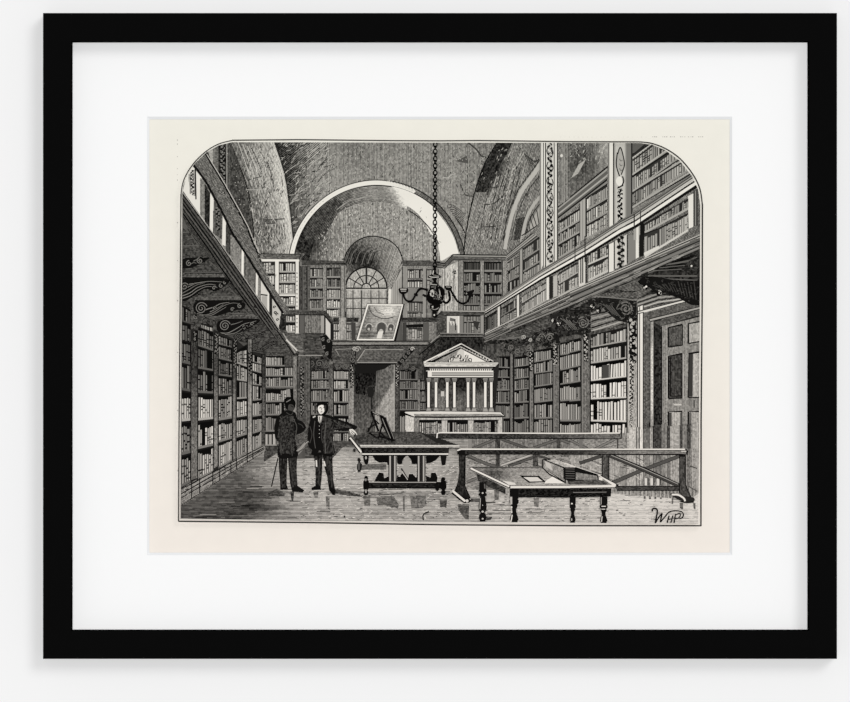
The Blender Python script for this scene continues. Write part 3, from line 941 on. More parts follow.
# white-edged carved pilaster next to the door
P('engraved_pilaster', 'carved pilaster between the bright bookcase and the panelled door')
eng(A('l', 358, -40, 422, -60, 422, 661, 358, 661), .3, 90, 1.4, .2)
line(A('l', 358, -40, 358, 661), 1.2, .9); line(A('l', 366, -20, 366, 661), .7, .25)
acanthus(*A('l', 397, -40)[0], *A('l', 395, 200)[0], 8, .2, .35, .95, 4.4)
acanthus(*A('l', 388, 200)[0], *A('l', 385, 480)[0], 10, .2, .15, .85, 2.6)
acanthus(*A('l', 385, 480)[0], *A('l', 384, 655)[0], 7, .2, .15, .6, 2.0)
for k in range(18):
    p = A('l', rnd.uniform(372, 412), rnd.uniform(-30, 180))[0]
    ell(*p, rnd.uniform(.6, 1.3), rnd.uniform(.8, 1.8), .95, 7)
for k in range(14):
    p = A('l', rnd.uniform(375, 400), rnd.uniform(200, 390))[0]
    ell(*p, rnd.uniform(.5, .9), rnd.uniform(.6, 1.2), .9, 7)
# ---- door
P('engraved_door', 'tall panelled door with moulded frame beside the carved pilaster')
eng(A('h', 425, 470, 720, 405, 850, 370, 850, 661, 425, 661) , .6, 90, 1.6, .2)
eng(A('l', 425, -80, 830, -200, 830, 661, 425, 661), .55, 90, 1.6, .2)
lowend = 662
def vb(x0, x1, y0, t, y1=None):
    """upright strip of the door frame from tile-l height y0 to y1"""
    poly(A('l', x0, y0, x1, y0 - (x1 - x0) * .35, x1, y1 or lowend, x0, y1 or lowend), t)
vb(422, 428, -140, .92); vb(428, 436, -145, .1); vb(436, 441, -140, .8); vb(441, 458, -150, .04); vb(458, 464, -150, .92)
eng(A('l', 464, -125, 503, -150, 503, 812, 464, 812), .64, 90, 1.5, .22)
vb(503, 508, -130, .9); eng(A('l', 508, -100, 524, -110, 524, 812, 508, 812), lambda x, y: .35 - .25 * sm(340, 350, y) * sm(430, 400, y), 90, 1.4, .15)
vb(524, 528, -110, .92); eng(A('l', 528, -100, 577, -130, 577, 812, 528, 812), .84, 90, 1.5, .15)
st(('h', 428, 478), ('h', 850, 372), ('h', 428, 498), ('h', 850, 395), .9, .3, .1, .9)
poly(A('h', 447, 480, 715, 412, 700, 425, 470, 488), .1)
poly(A('h', 466, 500, 715, 430, 850, 400, 850, 455, 500, 530), .66)
eng(A('h', 466, 500, 715, 430, 850, 400, 850, 450, 500, 535), .64, 15, 1.4, .15)
st(('h', 500, 525), ('h', 850, 440), ('h', 506, 548), ('h', 850, 462), .9, .3, .35, .9)
eng(A('h', 526, 548, 850, 466, 850, 510, 580, 575), .7, 15, 1.4, .2)
line(A('h', 580, 575, 850, 500), 1.2, .9)
eng(A('l', 577, -25, 830, -85, 830, 812, 577, 812), .44, 90, 1.5, .15)
line(A('l', 578, -20, 578, 812), 1, .9)
def panel(tile, c, t, tl=None, hatch=90):
    pts = A(tile, *c)
    eng(pts, t, hatch, 1.5, .18)
    n = len(pts)
    line([pts[3], pts[0], pts[1]], 1.6, .95); line([pts[1], pts[2]], .9, .9); line([pts[2], pts[3]], 1.2, .93)
panel('l', (620, -15, 708, -35, 708, 95, 620, 108), .68)
panel('l', (745, -40, 830, -55, 830, 70, 745, 85), .3)
panel('l', (620, 165, 706, 148, 706, 428, 620, 432), .74)
line(A('l', 632, 172, 632, 418, 700, 414), 1.3, .93); line(A('l', 612, 160, 612, 440), .6, .25); line(A('l', 712, 150, 712, 430), .7, .25)
panel('l', (752, 145, 830, 135, 830, 425, 745, 425), .25)
poly(A('l', 752, 150, 775, 150, 772, 420, 746, 420), .78)
line(A('l', 745, 150, 830, 138), 1.3, .93)
panel('l', (620, 515, 704, 513, 704, 812, 620, 812), .28)
poly(A('l', 624, 520, 640, 520, 640, 812, 624, 812), .72); poly(A('l', 692, 520, 702, 520, 702, 812, 692, 812), .6)
panel('l', (745, 515, 830, 513, 830, 812, 745, 812), .3)
poly(A('l', 750, 520, 765, 520, 765, 812, 750, 812), .6)
line(A('l', 730, -40, 730, 812), .8, .35)
for k in range(8):
    line(A('l', 655 + k * 6, 465, 660 + k * 6, 475), .8, .15)
line(A('l', 782, 440, 782, 490), 1, .85)
# ---- brackets, east side
P('engraved_bracket', 'row of carved scroll brackets holding the gallery over the bright bookcases')
def tip(tile, p, r):
    x, y = A(tile, *p)[0]
    blob([(x + r * 1.2 * math.cos(a) * rnd.uniform(.8, 1.2), y + r * 1.2 * math.sin(a) * rnd.uniform(.8, 1.2)) for a in (0, 1, 2, 3, 4, 5)], .94, 3)
    for k in range(3):
        a = rnd.uniform(0, 6)
        curve([(x + r * .7 * math.cos(a + s_), y + r * .7 * math.sin(a + s_)) for s_ in (0, .6, 1.2)], .9, rnd.choice((.1, .3)), .4)
    ell(x - r * .2, y, r * .3, r * .35, .15, 7)
def bracket(cx, cy, r, pts, t=.93, lt=.45, s=1):
    blob(pts, t, 5)
    spiral(cx, cy, r, 2.3, 2.4, 1.0, lt, -s)
    spiral(cx, cy, r * 1.25, .6, 2.0, .8, lt + .1, -s)
poly(A('h', 425, 290, 470, 262, 520, 260, 700, 290, 830, 285, 830, 445, 760, 440, 690, 400, 600, 365, 545, 370, 500, 330, 440, 310), .92)
for k in range(14):
    line(A('h', 520 + k * 20, 290 + rnd.uniform(0, 30), 560 + k * 18, 330 + k * 6), .8, .75)
carve(A('h', 450, 270, 520, 265, 700, 295, 820, 290, 820, 440, 690, 395, 560, 360, 460, 310), 160, .72)
for p, r in (((475, 330), 2.6), ((565, 365), 2.8)):
    tip('h', p, r)
ell(*A('h', 480, 325)[0], 1, .9, .05); ell(*A('h', 560, 350)[0], .9, .8, .4)
poly(A('h', 110, 410, 150, 395, 420, 415, 420, 470, 415, 520, 390, 545, 350, 550, 300, 540, 250, 500, 200, 455, 130, 450), .88)
bracket(*A('h', 352, 465)[0], 7.2, A('h', 280, 440, 330, 415, 400, 420, 415, 470, 395, 530, 340, 540, 290, 500), .9, .5)
spiral(*A('h', 352, 465)[0], 9.2, .8, 3.0, .9, .55, -1)
carve(A('h', 130, 400, 420, 415, 420, 520, 350, 550, 250, 500, 130, 450), 160, .55)
for p, r in (((140, 450), 2.6), ((180, 475), 2.4)):
    tip('h', p, r)
for k in range(10):
    curve(A('h', 190 + k * 9, 430 + k * 2, 230 + k * 8, 455 + k * 4, 270 + k * 6, 500 + k * 2), .7, (.6, .95)[k % 2], .4)
poly(A('v', 60, 160, 120, 150, 320, 160, 325, 270, 270, 290, 220, 280, 170, 240, 120, 215, 70, 190), .86)
bracket(*A('v', 275, 210)[0], 6, A('v', 215, 190, 300, 165, 322, 210, 300, 270, 235, 280, 205, 240), .88, .5)
carve(A('v', 80, 160, 320, 160, 325, 270, 220, 280, 120, 215), 150, .55)
for p, r in (((85, 195), 2.2), ((120, 215), 2.4)):
    tip('v', p, r)
for k in range(8):
    curve(A('v', 130 + k * 9, 180 + k * 2, 165 + k * 8, 205 + k * 3, 200 + k * 6, 245), .7, (.5, .95)[k % 2], .4)
poly(A('v', -40, 270, 120, 260, 125, 340, 60, 365, 0, 340, -60, 310), .88)
carve(A('v', -40, 270, 120, 260, 125, 340, 60, 365, -50, 310), 130, .58)
spiral(*A('v', 70, 305)[0], 4.6, 2, 2.4, .9, .5, -1); spiral(*A('v', 10, 300)[0], 3.6, 1.6, 0, .8, .5, 1)
poly(A('k', 540, 40, 650, 60, 780, 20, 785, 95, 700, 110, 640, 70), .9)
carve(A('k', 380, 80, 540, 40, 785, 20, 785, 95, 640, 110, 600, 190, 500, 150, 400, 130), 320, .62)
for q_ in ((560, 45, 2.4), (600, 60, 2), (650, 60, 2), (720, 50, 4), (480, 110, 3), (520, 135, 3.2), (590, 110, 3.5), (430, 95, 2.5), (590, 150, 2.5), (750, 90, 2.5)):
    spiral(*A('k', q_[0], q_[1])[0], q_[2], 1.5, rnd.uniform(0, 6), .9, .3 if q_[0] in (560, 600) else .55, rnd.choice((1, -1)))
# drops on the pilasters under each bracket
for (t, x, y0, y1, w, n) in (('v', 292, 285, 455, 3.0, 4), ('v', 98, 360, 480, 2.6, 3), ('k', 755, 95, 220, 2.8, 3), ('k', 605, 140, 260, 2.4, 3), ('v', 590, 190, 400, 4.2, 5)):
    a, b = A(t, x, y0)[0], A(t, x, y1)[0]
    line([a, b], w * 1.9, .9, w * 1.1)
    acanthus(*a, *b, n, .9, .25, .93, w)
# ---- corner: side wall meets end wall under the gallery
P('engraved_bookcase', 'dark lower bookcases of the end wall beside the doorway')
eng([(305, 344), (505, 344), (495, 365), (495, 435), (305, 450)], .74, 90, 1.6, .2)
BB = dict(back=.95, bw=1.7, marks=.25, gap=.3, bt=.1, board=.55)
bay('j', 25, 150, [(255, 252), (312, 310), (372, 370), (452, 450), (535, 535), (660, 660)], lo=.42, hi=.72, **BB)
bay('j', 182, 275, [(250, 250), (312, 312), (374, 374), (458, 458), (540, 540), (660, 655)], lo=.28, hi=.6, **BB)
bay('n', 175, 275, [(-20, -20), (45, 45), (105, 105)], lo=.35, hi=.6, **BB)
bay('j', 597, 710, [(250, 250), (315, 315), (372, 372), (440, 440), (505, 505), (660, 660)], lo=.5, hi=.75, **BB)
bay('j', 725, 780, [(315, 315), (375, 375), (450, 450), (505, 505), (560, 560)], lo=.5, hi=.7, **BB)
for x0, x1, y0, t in ((150, 178, 190, .62), (276, 312, 330, .45), (565, 592, 250, .72), (712, 724, 310, .5), (-5, 22, 190, .66)):
    eng(A('j', x0, y0, x1, y0, x1, 670, x0, 670), t, 90, 1.4, .2)
    line(A('j', x1, y0, x1, 670), .9, .9)
eng(A('j', 0, 190, 150, 170, 150, 250, 20, 255), .82, 20, 1.6, .2)
carve(A('j', 0, 170, 300, 165, 300, 250, 0, 255), 160, .62); carve(A('j', 590, 190, 720, 190, 720, 260, 590, 260), 60, .62)
for q_ in ((40, 215, 3.5), (90, 210, 4), (130, 225, 3), (210, 220, 3.5), (255, 225, 3), (640, 225, 3), (680, 240, 2.6)):
    spiral(*A('j', q_[0], q_[1])[0], q_[2], 1.6, rnd.uniform(0, 6), .8, .6, rnd.choice((1, -1)))
# doorway
P('engraved_doorway', 'open shadowed doorway in the end wall behind the large table')
def f_dw(x, y):
    px, py = (x - 305) * 6.296, (y - 330) * 6.296
    sh = px - (555 - (py - 320) * .56)       # diagonal edge of the light
    v = .78 - .12 * sm(330, 600, py)
    if px > 445:
        v = .62 - .26 * sm(-12, 12, sh)
    v += .14 * sm(400, 300, py) * sm(450, 440, px)
    return v
eng(A('j', 312, 200, 562, 200, 562, 660, 312, 660), f_dw, 90, 1.4, .2)
poly(A('j', 318, 205, 562, 205, 500, 245, 450, 258, 445, 300, 320, 330), .9)
line(A('j', 562, 215, 562, 650), .9, .35)
blob(A('j', 390, 375, 415, 355, 435, 380, 425, 420, 400, 420), .88); line(A('j', 417, 420, 420, 500), 1.2, .9)
eng(A('j', 320, 275, 445, 270, 445, 330, 380, 360, 380, 410, 320, 400), .9, 90, 1.4, .12)
# gallery front on the end wall
P('engraved_gallery', 'front beam and panelled soffit of the gallery across the end wall')
eng(A('j', 160, 68, 800, 68, 740, 130, 720, 160, 700, 215, 180, 215), .7, 0, 1.4, .22)
eng(A('j', 150, 70, 775, 70, 775, 96, 165, 98), .58, 0, 1.3, .2)
line(A('j', 150, 72, 780, 70), .9, .9); line(A('j', 165, 98, 770, 97), 1.1, .92); line(A('j', 160, 84, 770, 83), .6, .3)
eng(A('j', 375, 120, 640, 122, 580, 205, 330, 205), .66, 0, 1.4, .15)
line(A('j', 378, 124, 330, 195), .9, .35); line(A('j', 378, 124, 620, 124), .8, .4)
line(A('j', 330, 205, 580, 205), 1.1, .4); line(A('j', 325, 213, 575, 213), 1.6, .93)
line(A('j', 190, 122, 300, 118), .8, .45); line(A('j', 190, 122, 215, 160), .8, .45)
for sx in (300, 585):
    a, b = A('j', sx + (10 if sx < 400 else 90), 120)[0], A('j', sx + (0 if sx < 400 else 5), 215)[0]
    line([a, b], 5.2, .92, 4.0); 
    for k in range(4):
        s_ = k / 4
        spiral(a[0] + (b[0] - a[0]) * s_, a[1] + (b[1] - a[1]) * s_, 2.2, 1.2, k, .8, (.2 if k == 0 else .55))
    c = A('j', sx - 5, 220)[0]
    line([c, (c[0], c[1] + 22)], 3.2, .9, 2)
    acanthus(c[0], c[1], c[0], c[1] + 22, 4, .9, .3, .93, 1.9)
spiral(*A('j', 330, 122)[0], 3.2, 1.4, 0, 1.1, .35)
# railing at the end-wall gallery, both sides of the easel board
P('engraved_railing', 'dark gallery railing across the end wall')
eng(A('f', 180, 520, 340, 520, 335, 545, 180, 548), .8, 0, 1.3, .15)
eng(A('f', 605, 520, 850, 520, 850, 548, 610, 548), .78, 0, 1.3, .15)
for p in ((690, 528), (712, 528), (700, 540)):
    ell(*A('f', *p)[0], .9, .7, .3)
poly(A('f', 290, 550, 318, 550, 316, 661, 295, 661), .75)
eng(A('f', 215, 520, 258, 520, 258, 661, 215, 661), .35, 90, 1.4, .15)
for c in ((222, 545, 250, 661),):
    pass
books(A('f', 262, 555, 292, 555, 292, 600, 262, 600), .4, .5, .7, 4); books(A('f', 262, 605, 292, 605, 292, 661, 262, 661), .4, .5, .7, 4)
P('engraved_railing', 'dark gallery railing below the chandelier in the corner')
eng(A('f', 605, 520, 850, 520, 850, 548, 610, 548), .78, 0, 1.3, .15)
poly(A('f', 615, 550, 640, 550, 640, 665, 615, 665), .75)
eng(A('f', 640, 550, 760, 550, 760, 665, 640, 665), .55, 90, 1.5, .2)
poly(A('f', 635, 565, 745, 560, 745, 580, 640, 585), .92)
books(A('f', 650, 585, 735, 585, 735, 655, 650, 655), .3, .5, .75, 2.2, bt=.04)
poly(A('f', 745, 550, 780, 550, 780, 665, 745, 665), .65)
# railed corner, right
eng(A('g', 5, 530, 48, 478, 310, 482, 312, 508, 60, 508, 20, 560), .72, 0, 1.3, .2)
line(A('g', 48, 478, 310, 481), .9, .3); line(A('g', 60, 508, 310, 508), 1, .92); line(A('g', 5, 520, 45, 478), 1.1, .9)
eng(A('g', 10, 560, 70, 508, 70, 625, 10, 640), .7, 90, 1.4, .2)
poly(A('g', 75, 510, 172, 510, 172, 622, 75, 622), .12)
for k in range(9):
    line(A('g', 90 + k * 6, 545 + (k % 3) * 12, 90 + k * 6, 618), .7, .6)
poly(A('g', 95, 520, 130, 530, 128, 545, 92, 540), .6); line(A('g', 125, 530, 130, 600), 1, .8); line(A('g', 150, 510, 150, 622), 1.2, .03)
poly(A('g', 154, 508, 178, 508, 178, 622, 154, 622), .5)
books(A('g', 182, 512, 284, 512, 284, 545, 182, 545), .5, .6, .7, 3, bt=.1)
books(A('g', 182, 545, 284, 545, 284, 622, 182, 622), .4, .6, .85, 2.2, .2, bt=.02)
poly(A('g', 240, 540, 280, 545, 270, 600, 245, 570), .8)
poly(A('g', 287, 508, 308, 505, 308, 622, 287, 622), .4); line(A('g', 310, 505, 310, 640), 1.1, .92)
eng(A('g', 20, 625, 300, 622, 312, 640, 300, 661, 20, 661), .7, 0, 1.3, .2)
line(A('g', 25, 622, 300, 622), 1, .9); line(A('g', 30, 640, 300, 638), .8, .35)
line(A('k', 25, 45, 300, 45), 1.4, .95); line(A('k', 30, 20, 300, 22), .7, .4)
eng(A('k', 30, 50, 300, 50, 330, 70, 250, 180, 30, 180), .86, 90, 1.5, .15)
eng(A('j', 740, 130, 800, 70, 850, 40, 850, 150, 740, 200), .82, 40, 1.5, .2)
line(A('j', 715, 160, 850, 50), 1.1, .93); line(A('j', 790, 80, 850, 30), 1, .4)
line(A('k', 310, 75, 480, 0), 1.2, .5); line(A('k', 400, 60, 540, 45), 1.4, .55); line(A('k', 330, 62, 470, -5), .8, .93)
eng(A('k', 410, 50, 500, 15, 540, 40, 440, 58), .65, 20, 1.4, .15)
# ---- easel board
P('engraved_drawing_board', 'white-framed architectural drawing leaning on the end-wall gallery')
poly(A('x', 588, 118, 612, 122, 535, 448, 515, 448), .93)
poly(A('x', 280, 118, 605, 122, 520, 446, 180, 446), .85)
poly(A('x', 283, 122, 600, 125, 516, 443, 188, 441), .03)
poly(A('x', 295, 134, 585, 138, 508, 430, 206, 428), .9)
inner = A('x', 299, 137, 581, 140, 504, 427, 210, 424)
def f_ib(x, y):
    px, py = (x - 335) * 8.776, (y - 290) * 8.776
    return .38 - .33 * g2(px, py, 470, 185, 95, 55) + .12 * sm(330, 290, px) + .1 * g2(px, py, 300, 400, 90, 40)
eng(inner, f_ib, 0, 1.3, .18)
curve(A('x', 300, 150, 320, 200, 370, 235, 440, 250, 520, 235), .9, .7); curve(A('x', 345, 150, 370, 190, 430, 215), .7, .6)
for cx_, cy_, r, h in ((300, 325, 22, 30), (408, 330, 38, 60), (492, 325, 22, 30)):
    p0 = A('x', cx_, cy_)[0]; rr = r / 8.776
    put([(arc(p0[0], p0[1] - rr * .2, rr, 0, 180, 10) + [(p0[0] - rr - .8, p0[1] + h / 8.776), (p0[0] + rr - .8, p0[1] + h / 8.776)], .7)])
    ell(p0[0] - .4, p0[1] + h / 8.776 * .6, rr * .5, h / 8.776 * .4, .25)
    line(arc(p0[0], p0[1], rr * 1.35, 0, 180, 10), .8, .2)
poly(A('x', 380, 365, 425, 360, 408, 425, 365, 425), .08)
for y in (378, 395, 410):
    line(A('x', 225, y, 365, y), .6, .7); line(A('x', 430, y, 505, y), .6, .7)
# ---- west gallery return and its bookcases (tile e, i, f)
P('engraved_bookcase', 'bright bookcase with white uprights at the end of the sloping gallery rail')
poly(A('e', 530, 150, 785, 150, 785, 640, 530, 420), .5)
eng(A('e', 520, 118, 795, 122, 795, 152, 530, 152), .62, 0, 1.3, .2)
line(A('e', 520, 118, 795, 122), .8, .85); line(A('e', 795, 125, 780, 155), 1, .85)
poly(A('e', 530, 152, 782, 154, 782, 166, 532, 166), .04)
for c, t in (((630, 166, 655, 166, 655, 400, 630, 370), .05), ((758, 166, 780, 166, 780, 620, 758, 620), .06)):
    poly(A('e', *c), t)
for x in (656, 782, 628, 757):
    line(A('e', x, 168, x, 400 if x < 700 else 615), .8, .88)
for k in range(14):
    ell(*A('e', 768, 240 + k * 26)[0], .6, 1.0, .6, 6)
poly(A('e', 655, 375, 758, 375, 758, 383, 655, 383), .03)
for a, b in ((170, 235), (237, 300), (303, 375), (385, 445), (450, 500), (505, 545), (550, 615)):
    books(A('e', 657, a, 756, a, 756, b, 657, b), .12, .45, .9, 2.2, .5, board=.3, bt=.14)
for a, b in ((170, 240), (243, 310), (313, 380)):
    books(A('e', 545, a, 626, a, 626, b, 545, b), .15, .5, .85, 2.2, .5, board=.3, bt=.14)
# ---- west gallery: panels, posts, rail
P('engraved_railing', 'sloping gallery rail with white posts over the dark brackets')
pane = A('a', 45, 355, 120, 190, 380, 620, 380, 661) + A('e', 510, 220, 600, 350, 700, 500, 700, 660, 520, 390, 230, 0) + A('a', 200, 560)
poly(pane, .42)
# the wall seen between the posts
def f_pan(x, y):
    return .42 + .1 * math.sin(x * .9)
eng(pane, f_pan, 90, 1.6, .22)
poly(A('a', 50, 350, 75, 240, 120, 185, 190, 290, 190, 550), .05)
eng(A('a', 85, 250, 125, 215, 128, 385, 95, 370), .4, 90, 1.4, .2)
acanthus(*A('a', 107, 225)[0], *A('a', 112, 380)[0], 5, .3, .1, .9, 2.2)
line(A('a', 128, 200, 132, 405), 1.3, .85); line(A('a', 140, 220, 143, 420), 1.1, .05)
eng(A('a', 158, 270, 188, 285, 188, 540, 158, 500), .5, 90, 1.4, .2)
line(A('a', 190, 280, 190, 545), .9, .9)
eng(A('a', 190, 290, 225, 340, 218, 585, 190, 545), .86, 90, 1.4, .15)
poly(A('a', 222, 365, 244, 390, 238, 615, 218, 590), .04)
eng(A('a', 246, 400, 300, 490, 300, 661, 240, 620), .66, 90, 1.5, .2)
acanthus(*A('a', 268, 455)[0], *A('a', 270, 600)[0], 4, .7, .5, .93, 2.4)
poly(A('a', 300, 505, 322, 540, 318, 700, 296, 690), .05); line(A('e', 296, 80, 322, 108), .6, .8)
eng(A('a', 324, 550, 365, 600, 365, 720, 320, 720), .78, 90, 1.4, .2); eng(A('e', 322, 0, 348, 0, 348, 130, 322, 105), .75, 90, 1.4, .15)
eng(A('e', 350, 0, 375, 10, 425, 90, 418, 250, 350, 150), .48, 90, 1.5, .2)
poly(A('e', 420, 88, 434, 100, 432, 262, 417, 248), .03)
eng(A('e', 436, 105, 508, 210, 508, 370, 434, 265), .6, 90, 1.5, .25)
poly(A('e', 510, 228, 524, 240, 520, 385, 508, 372), .05)
poly(A('e', 540, 285, 585, 345, 585, 480, 540, 415), .12); line(A('e', 540, 375, 585, 380), 1.3, .9); poly(A('e', 545, 385, 580, 385, 580, 470, 545, 420), .3)
poly(A('e', 583, 345, 593, 355, 593, 490, 583, 480), .05)
poly(A('e', 595, 360, 612, 385, 612, 515, 595, 495), .85)
poly(A('e', 612, 400, 668, 480, 655, 590, 612, 515), .2)
for q_ in ((625, 455), (640, 500), (630, 490), (645, 535)):
    spiral(*A('e', *q_)[0], 1.6, 1, 0, .9, .9)
eng(A('e', 668, 495, 700, 500, 700, 640, 690, 640, 655, 590), .85, 90, 1.4, .15)
# the rail itself
rl = A('a', 120, 186, 190, 120, 300, 300, 400, 480, 455, 585) + A('e', 475, 15, 530, 130, 600, 300, 660, 390, 718, 470, 705, 500, 680, 490, 590, 350, 500, 210, 375, 0)
eng(rl, lambda x, y: .62, -55, 1.3, .3)
line(A('a', 190, 118, 300, 300, 400, 480, 455, 585) + A('e', 475, 15, 528, 130, 540, 170), 1.4, .93)
line(A('a', 200, 120, 310, 300, 410, 480, 465, 585) + A('e', 487, 15, 530, 112), .8, .2)
line(A('a', 116, 190, 190, 285, 290, 470, 372, 640) + A('e', 372, 5, 440, 108, 510, 222, 590, 352, 680, 492), 2.2, .93)
for k in range(120):
    s_ = rnd.random()
    x = 200 + 78 * s_ + rnd.uniform(-3, 5); y = 160 + 125 * s_ + rnd.uniform(-2, 2)
    if s_ < .95:
        ell(x, y, .45, .45, rnd.choice((.25, .95)), 5)
# its return along the end wall
eng(A('e', 695, 470, 850, 470, 850, 500, 705, 500), .68, 0, 1.3, .2)
line(A('e', 700, 500, 850, 500), .9, .92)
eng(A('f', 0, 478, 128, 478, 178, 535, 178, 560, 120, 505, 0, 502), .74, 0, 1.3, .2)
line(A('f', 0, 503, 120, 505, 170, 560), 1.3, .94)
eng(A('f', 0, 505, 120, 507, 120, 620, 0, 620), .58, 90, 1.5, .3)
poly(A('f', 100, 510, 124, 510, 124, 625, 100, 625), .35); line(A('f', 125, 505, 125, 630), 1.4, .93)
poly(A('f', 130, 520, 160, 560, 160, 661, 130, 640), .15); poly(A('f', 160, 560, 180, 560, 180, 661, 160, 661), .88)
eng(A('e', 690, 620, 850, 620, 850, 661, 720, 661), .75, 0, 1.3, .2)
eng(A('f', -10, 620, 125, 620, 170, 690, 100, 680, -10, 680), .8, 0, 1.3, .2)
line(A('f', 0, 622, 125, 622, 165, 680), 1.2, .93)
P('engraved_gallery', 'long sloping cornice of the side gallery above the dark brackets')
cn = A('a', 40, 350, 270, 661) + A('e', 228, 0, 300, 100, 430, 262, 520, 388, 600, 500, 700, 661, 640, 661, 500, 490, 390, 385, 95, 0) + A('a', 35, 470)
eng(cn, .78, -54, 1.4, .25)
for off, t, w in ((0, .3, .8), (8, .93, 1.2), (24, .66, .7), (36, .92, .9), (50, .66, .7), (62, .93, .9), (78, .6, .7), (90, .93, .9), (104, .68, .7), (118, .95, 1.2)):
    pts = A('a', 40, 352 + off * 1.1, 270 - off * .5, 661 + off * .5) + A('e', 430 - off * .55, 262 + off * .45, 700 - off * .45, 661 + off * .3)
    line(pts, w, t)
eng(A('i', 600, 0, 700, 0, 770, 165, 850, 165, 850, 180, 745, 175, 640, 40), .72, 0, 1.4, .2)
eng(A('i', 690, 30, 850, 25, 850, 160, 775, 160), .64, 0, 1.4, .18)
line(A('i', 680, 20, 770, 165), 1.4, .4); line(A('i', 700, 60, 770, 130), 1.6, .15); line(A('i', 640, 0, 760, 170), 1.2, .93)
line(A('i', 775, 132, 850, 132), .8, .35); line(A('i', 770, 163, 850, 163), 1.3, .3); line(A('i', 765, 172, 850, 172), 1.2, .93)
eng(A('j', -10, 20, 130, 25, 170, 85, 150, 160, -10, 160), .74, 0, 1.4, .2)
line(A('j', 0, 22, 130, 24), .8, .93); line(A('j', 0, 160, 110, 160), 1.1, .4)
poly(A('j', 95, 40, 135, 30, 175, 80, 165, 180, 140, 170, 110, 110), .93)
for q_ in ((115, 60), (120, 110), (140, 150), (150, 70)):
    spiral(*A('j', *q_)[0], 2, 1.2, 1, .8, .5)
# ---- west side under the gallery
P('engraved_bracket', 'carved scroll brackets in deep shade under the sloping gallery')
dkp = A('e', 35, -60, 95, 0, 390, 388, 500, 492, 640, 661) + A('i', 700, 120, 760, 180, 745, 230, 560, 150, 455, 60, 370, 0, 250, 0, 40, 0)
eng(dkp, .75, 0, 1.5, .24)
for a, t in (((50, 68, 150, 68), .62), ((100, 0, 150, 68), .64), ((60, 235, 290, 235), .6), ((225, 170, 290, 235), .64), ((60, 240, 300, 240), .95), ((230, 385, 400, 385), .62), ((340, 330, 390, 385), .64),
             ((60, 270, 270, 280), .93), ((200, 400, 410, 405), .93), ((310, 490, 500, 500), .62), ((320, 510, 520, 520), .92), ((400, 440, 470, 500), .66)):
    line(A('e', *a), .9, t)
def wscroll(tile, pts, r, lt=.66, dk_=.95):
    """long S-shaped carved bracket in shade: a dark leafy body with low-contrast cuts"""
    p = A(tile, *pts)
    sm_ = smooth(p, 6)
    n = len(sm_)
    put(line_q(sm_, r * 2.5, dk_, r * 1.2))
    for o, t in ((-.95, lt + .06), (-.5, lt), (0, lt + .12), (.45, lt + .02), (.9, lt + .1)):
        q = [(x, y + o * r * (1 - .6 * i / n) + rnd.uniform(-.25, .25)) for i, (x, y) in enumerate(sm_)]
        put(line_q(q, .75, t, .4))
    spiral(p[0][0], p[0][1], r * 1.5, 2.2, .5, 2.2, .95, 1)
    spiral(p[0][0], p[0][1], r * 1.5, 2.2, .5, .8, lt, 1)
    for k in range(7):
        s = sm_[min(n - 1, int(n * (.35 + .1 * k)))]
        cx, cy = s[0] + rnd.uniform(-1, 1), s[1] + rnd.choice((-1, 1)) * r * rnd.uniform(.4, .9)
        ell(cx, cy, rnd.uniform(1.2, 2), rnd.uniform(1.1, 1.7), .94, 8)
        spiral(cx, cy, rnd.uniform(1.0, 1.8), rnd.uniform(.7, 1.2), rnd.uniform(0, 6), .65, lt + rnd.uniform(-.04, .1), rnd.choice((1, -1)))
wscroll('i', (400, 45, 450, 60, 500, 40, 560, 30), 2.8)
wscroll('i', (500, 110, 540, 125, 600, 90, 640, 70), 2.2)
for k in range(90):
    x, y = rnd.uniform(182, 290), rnd.uniform(255, 345)
    if y > 235 + (x - 182) * .95 and y < 352 - abs(x - 240) * .1:
        spiral(x, y, rnd.uniform(.8, 1.8), rnd.uniform(.5, 1.0), rnd.uniform(0, 6), .6, rnd.choice((.66, .7, .95, .95)), rnd.choice((1, -1)))
carve(A('e', 45, 300, 200, 300, 330, 400, 540, 540, 600, 661, 45, 661), 160, .64)
def cutline(tile, pts, w=1.0, t=.5):
    p = smooth(A(tile, *pts), 6)
    put(line_q(p, w + 1.3, .96, w * .6 + .6)); put(line_q(p, w, t, .4))
for c in ((15, 262, 290, 262, 300, 284, 15, 284), (100, 418, 400, 418, 420, 438, 100, 440), (290, 540, 500, 535, 520, 560, 270, 560)):
    eng(A('u', *c), .68, 0, 1.3, .25)
    line(A('u', c[0], c[5] + 3, c[4], c[5] + 3), 1.2, .96)
for c in ((15, 295, 290, 292, 325, 320, 240, 375, 170, 360, 90, 410, 15, 440), (100, 450, 200, 438, 410, 445, 430, 490, 350, 510, 250, 540, 150, 540, 95, 510), (255, 580, 330, 560, 520, 560, 520, 590, 430, 640, 300, 670, 250, 640), (15, 160, 180, 150, 185, 165, 90, 215, 15, 220)):
    blob(A('u', *c), .93, 4)
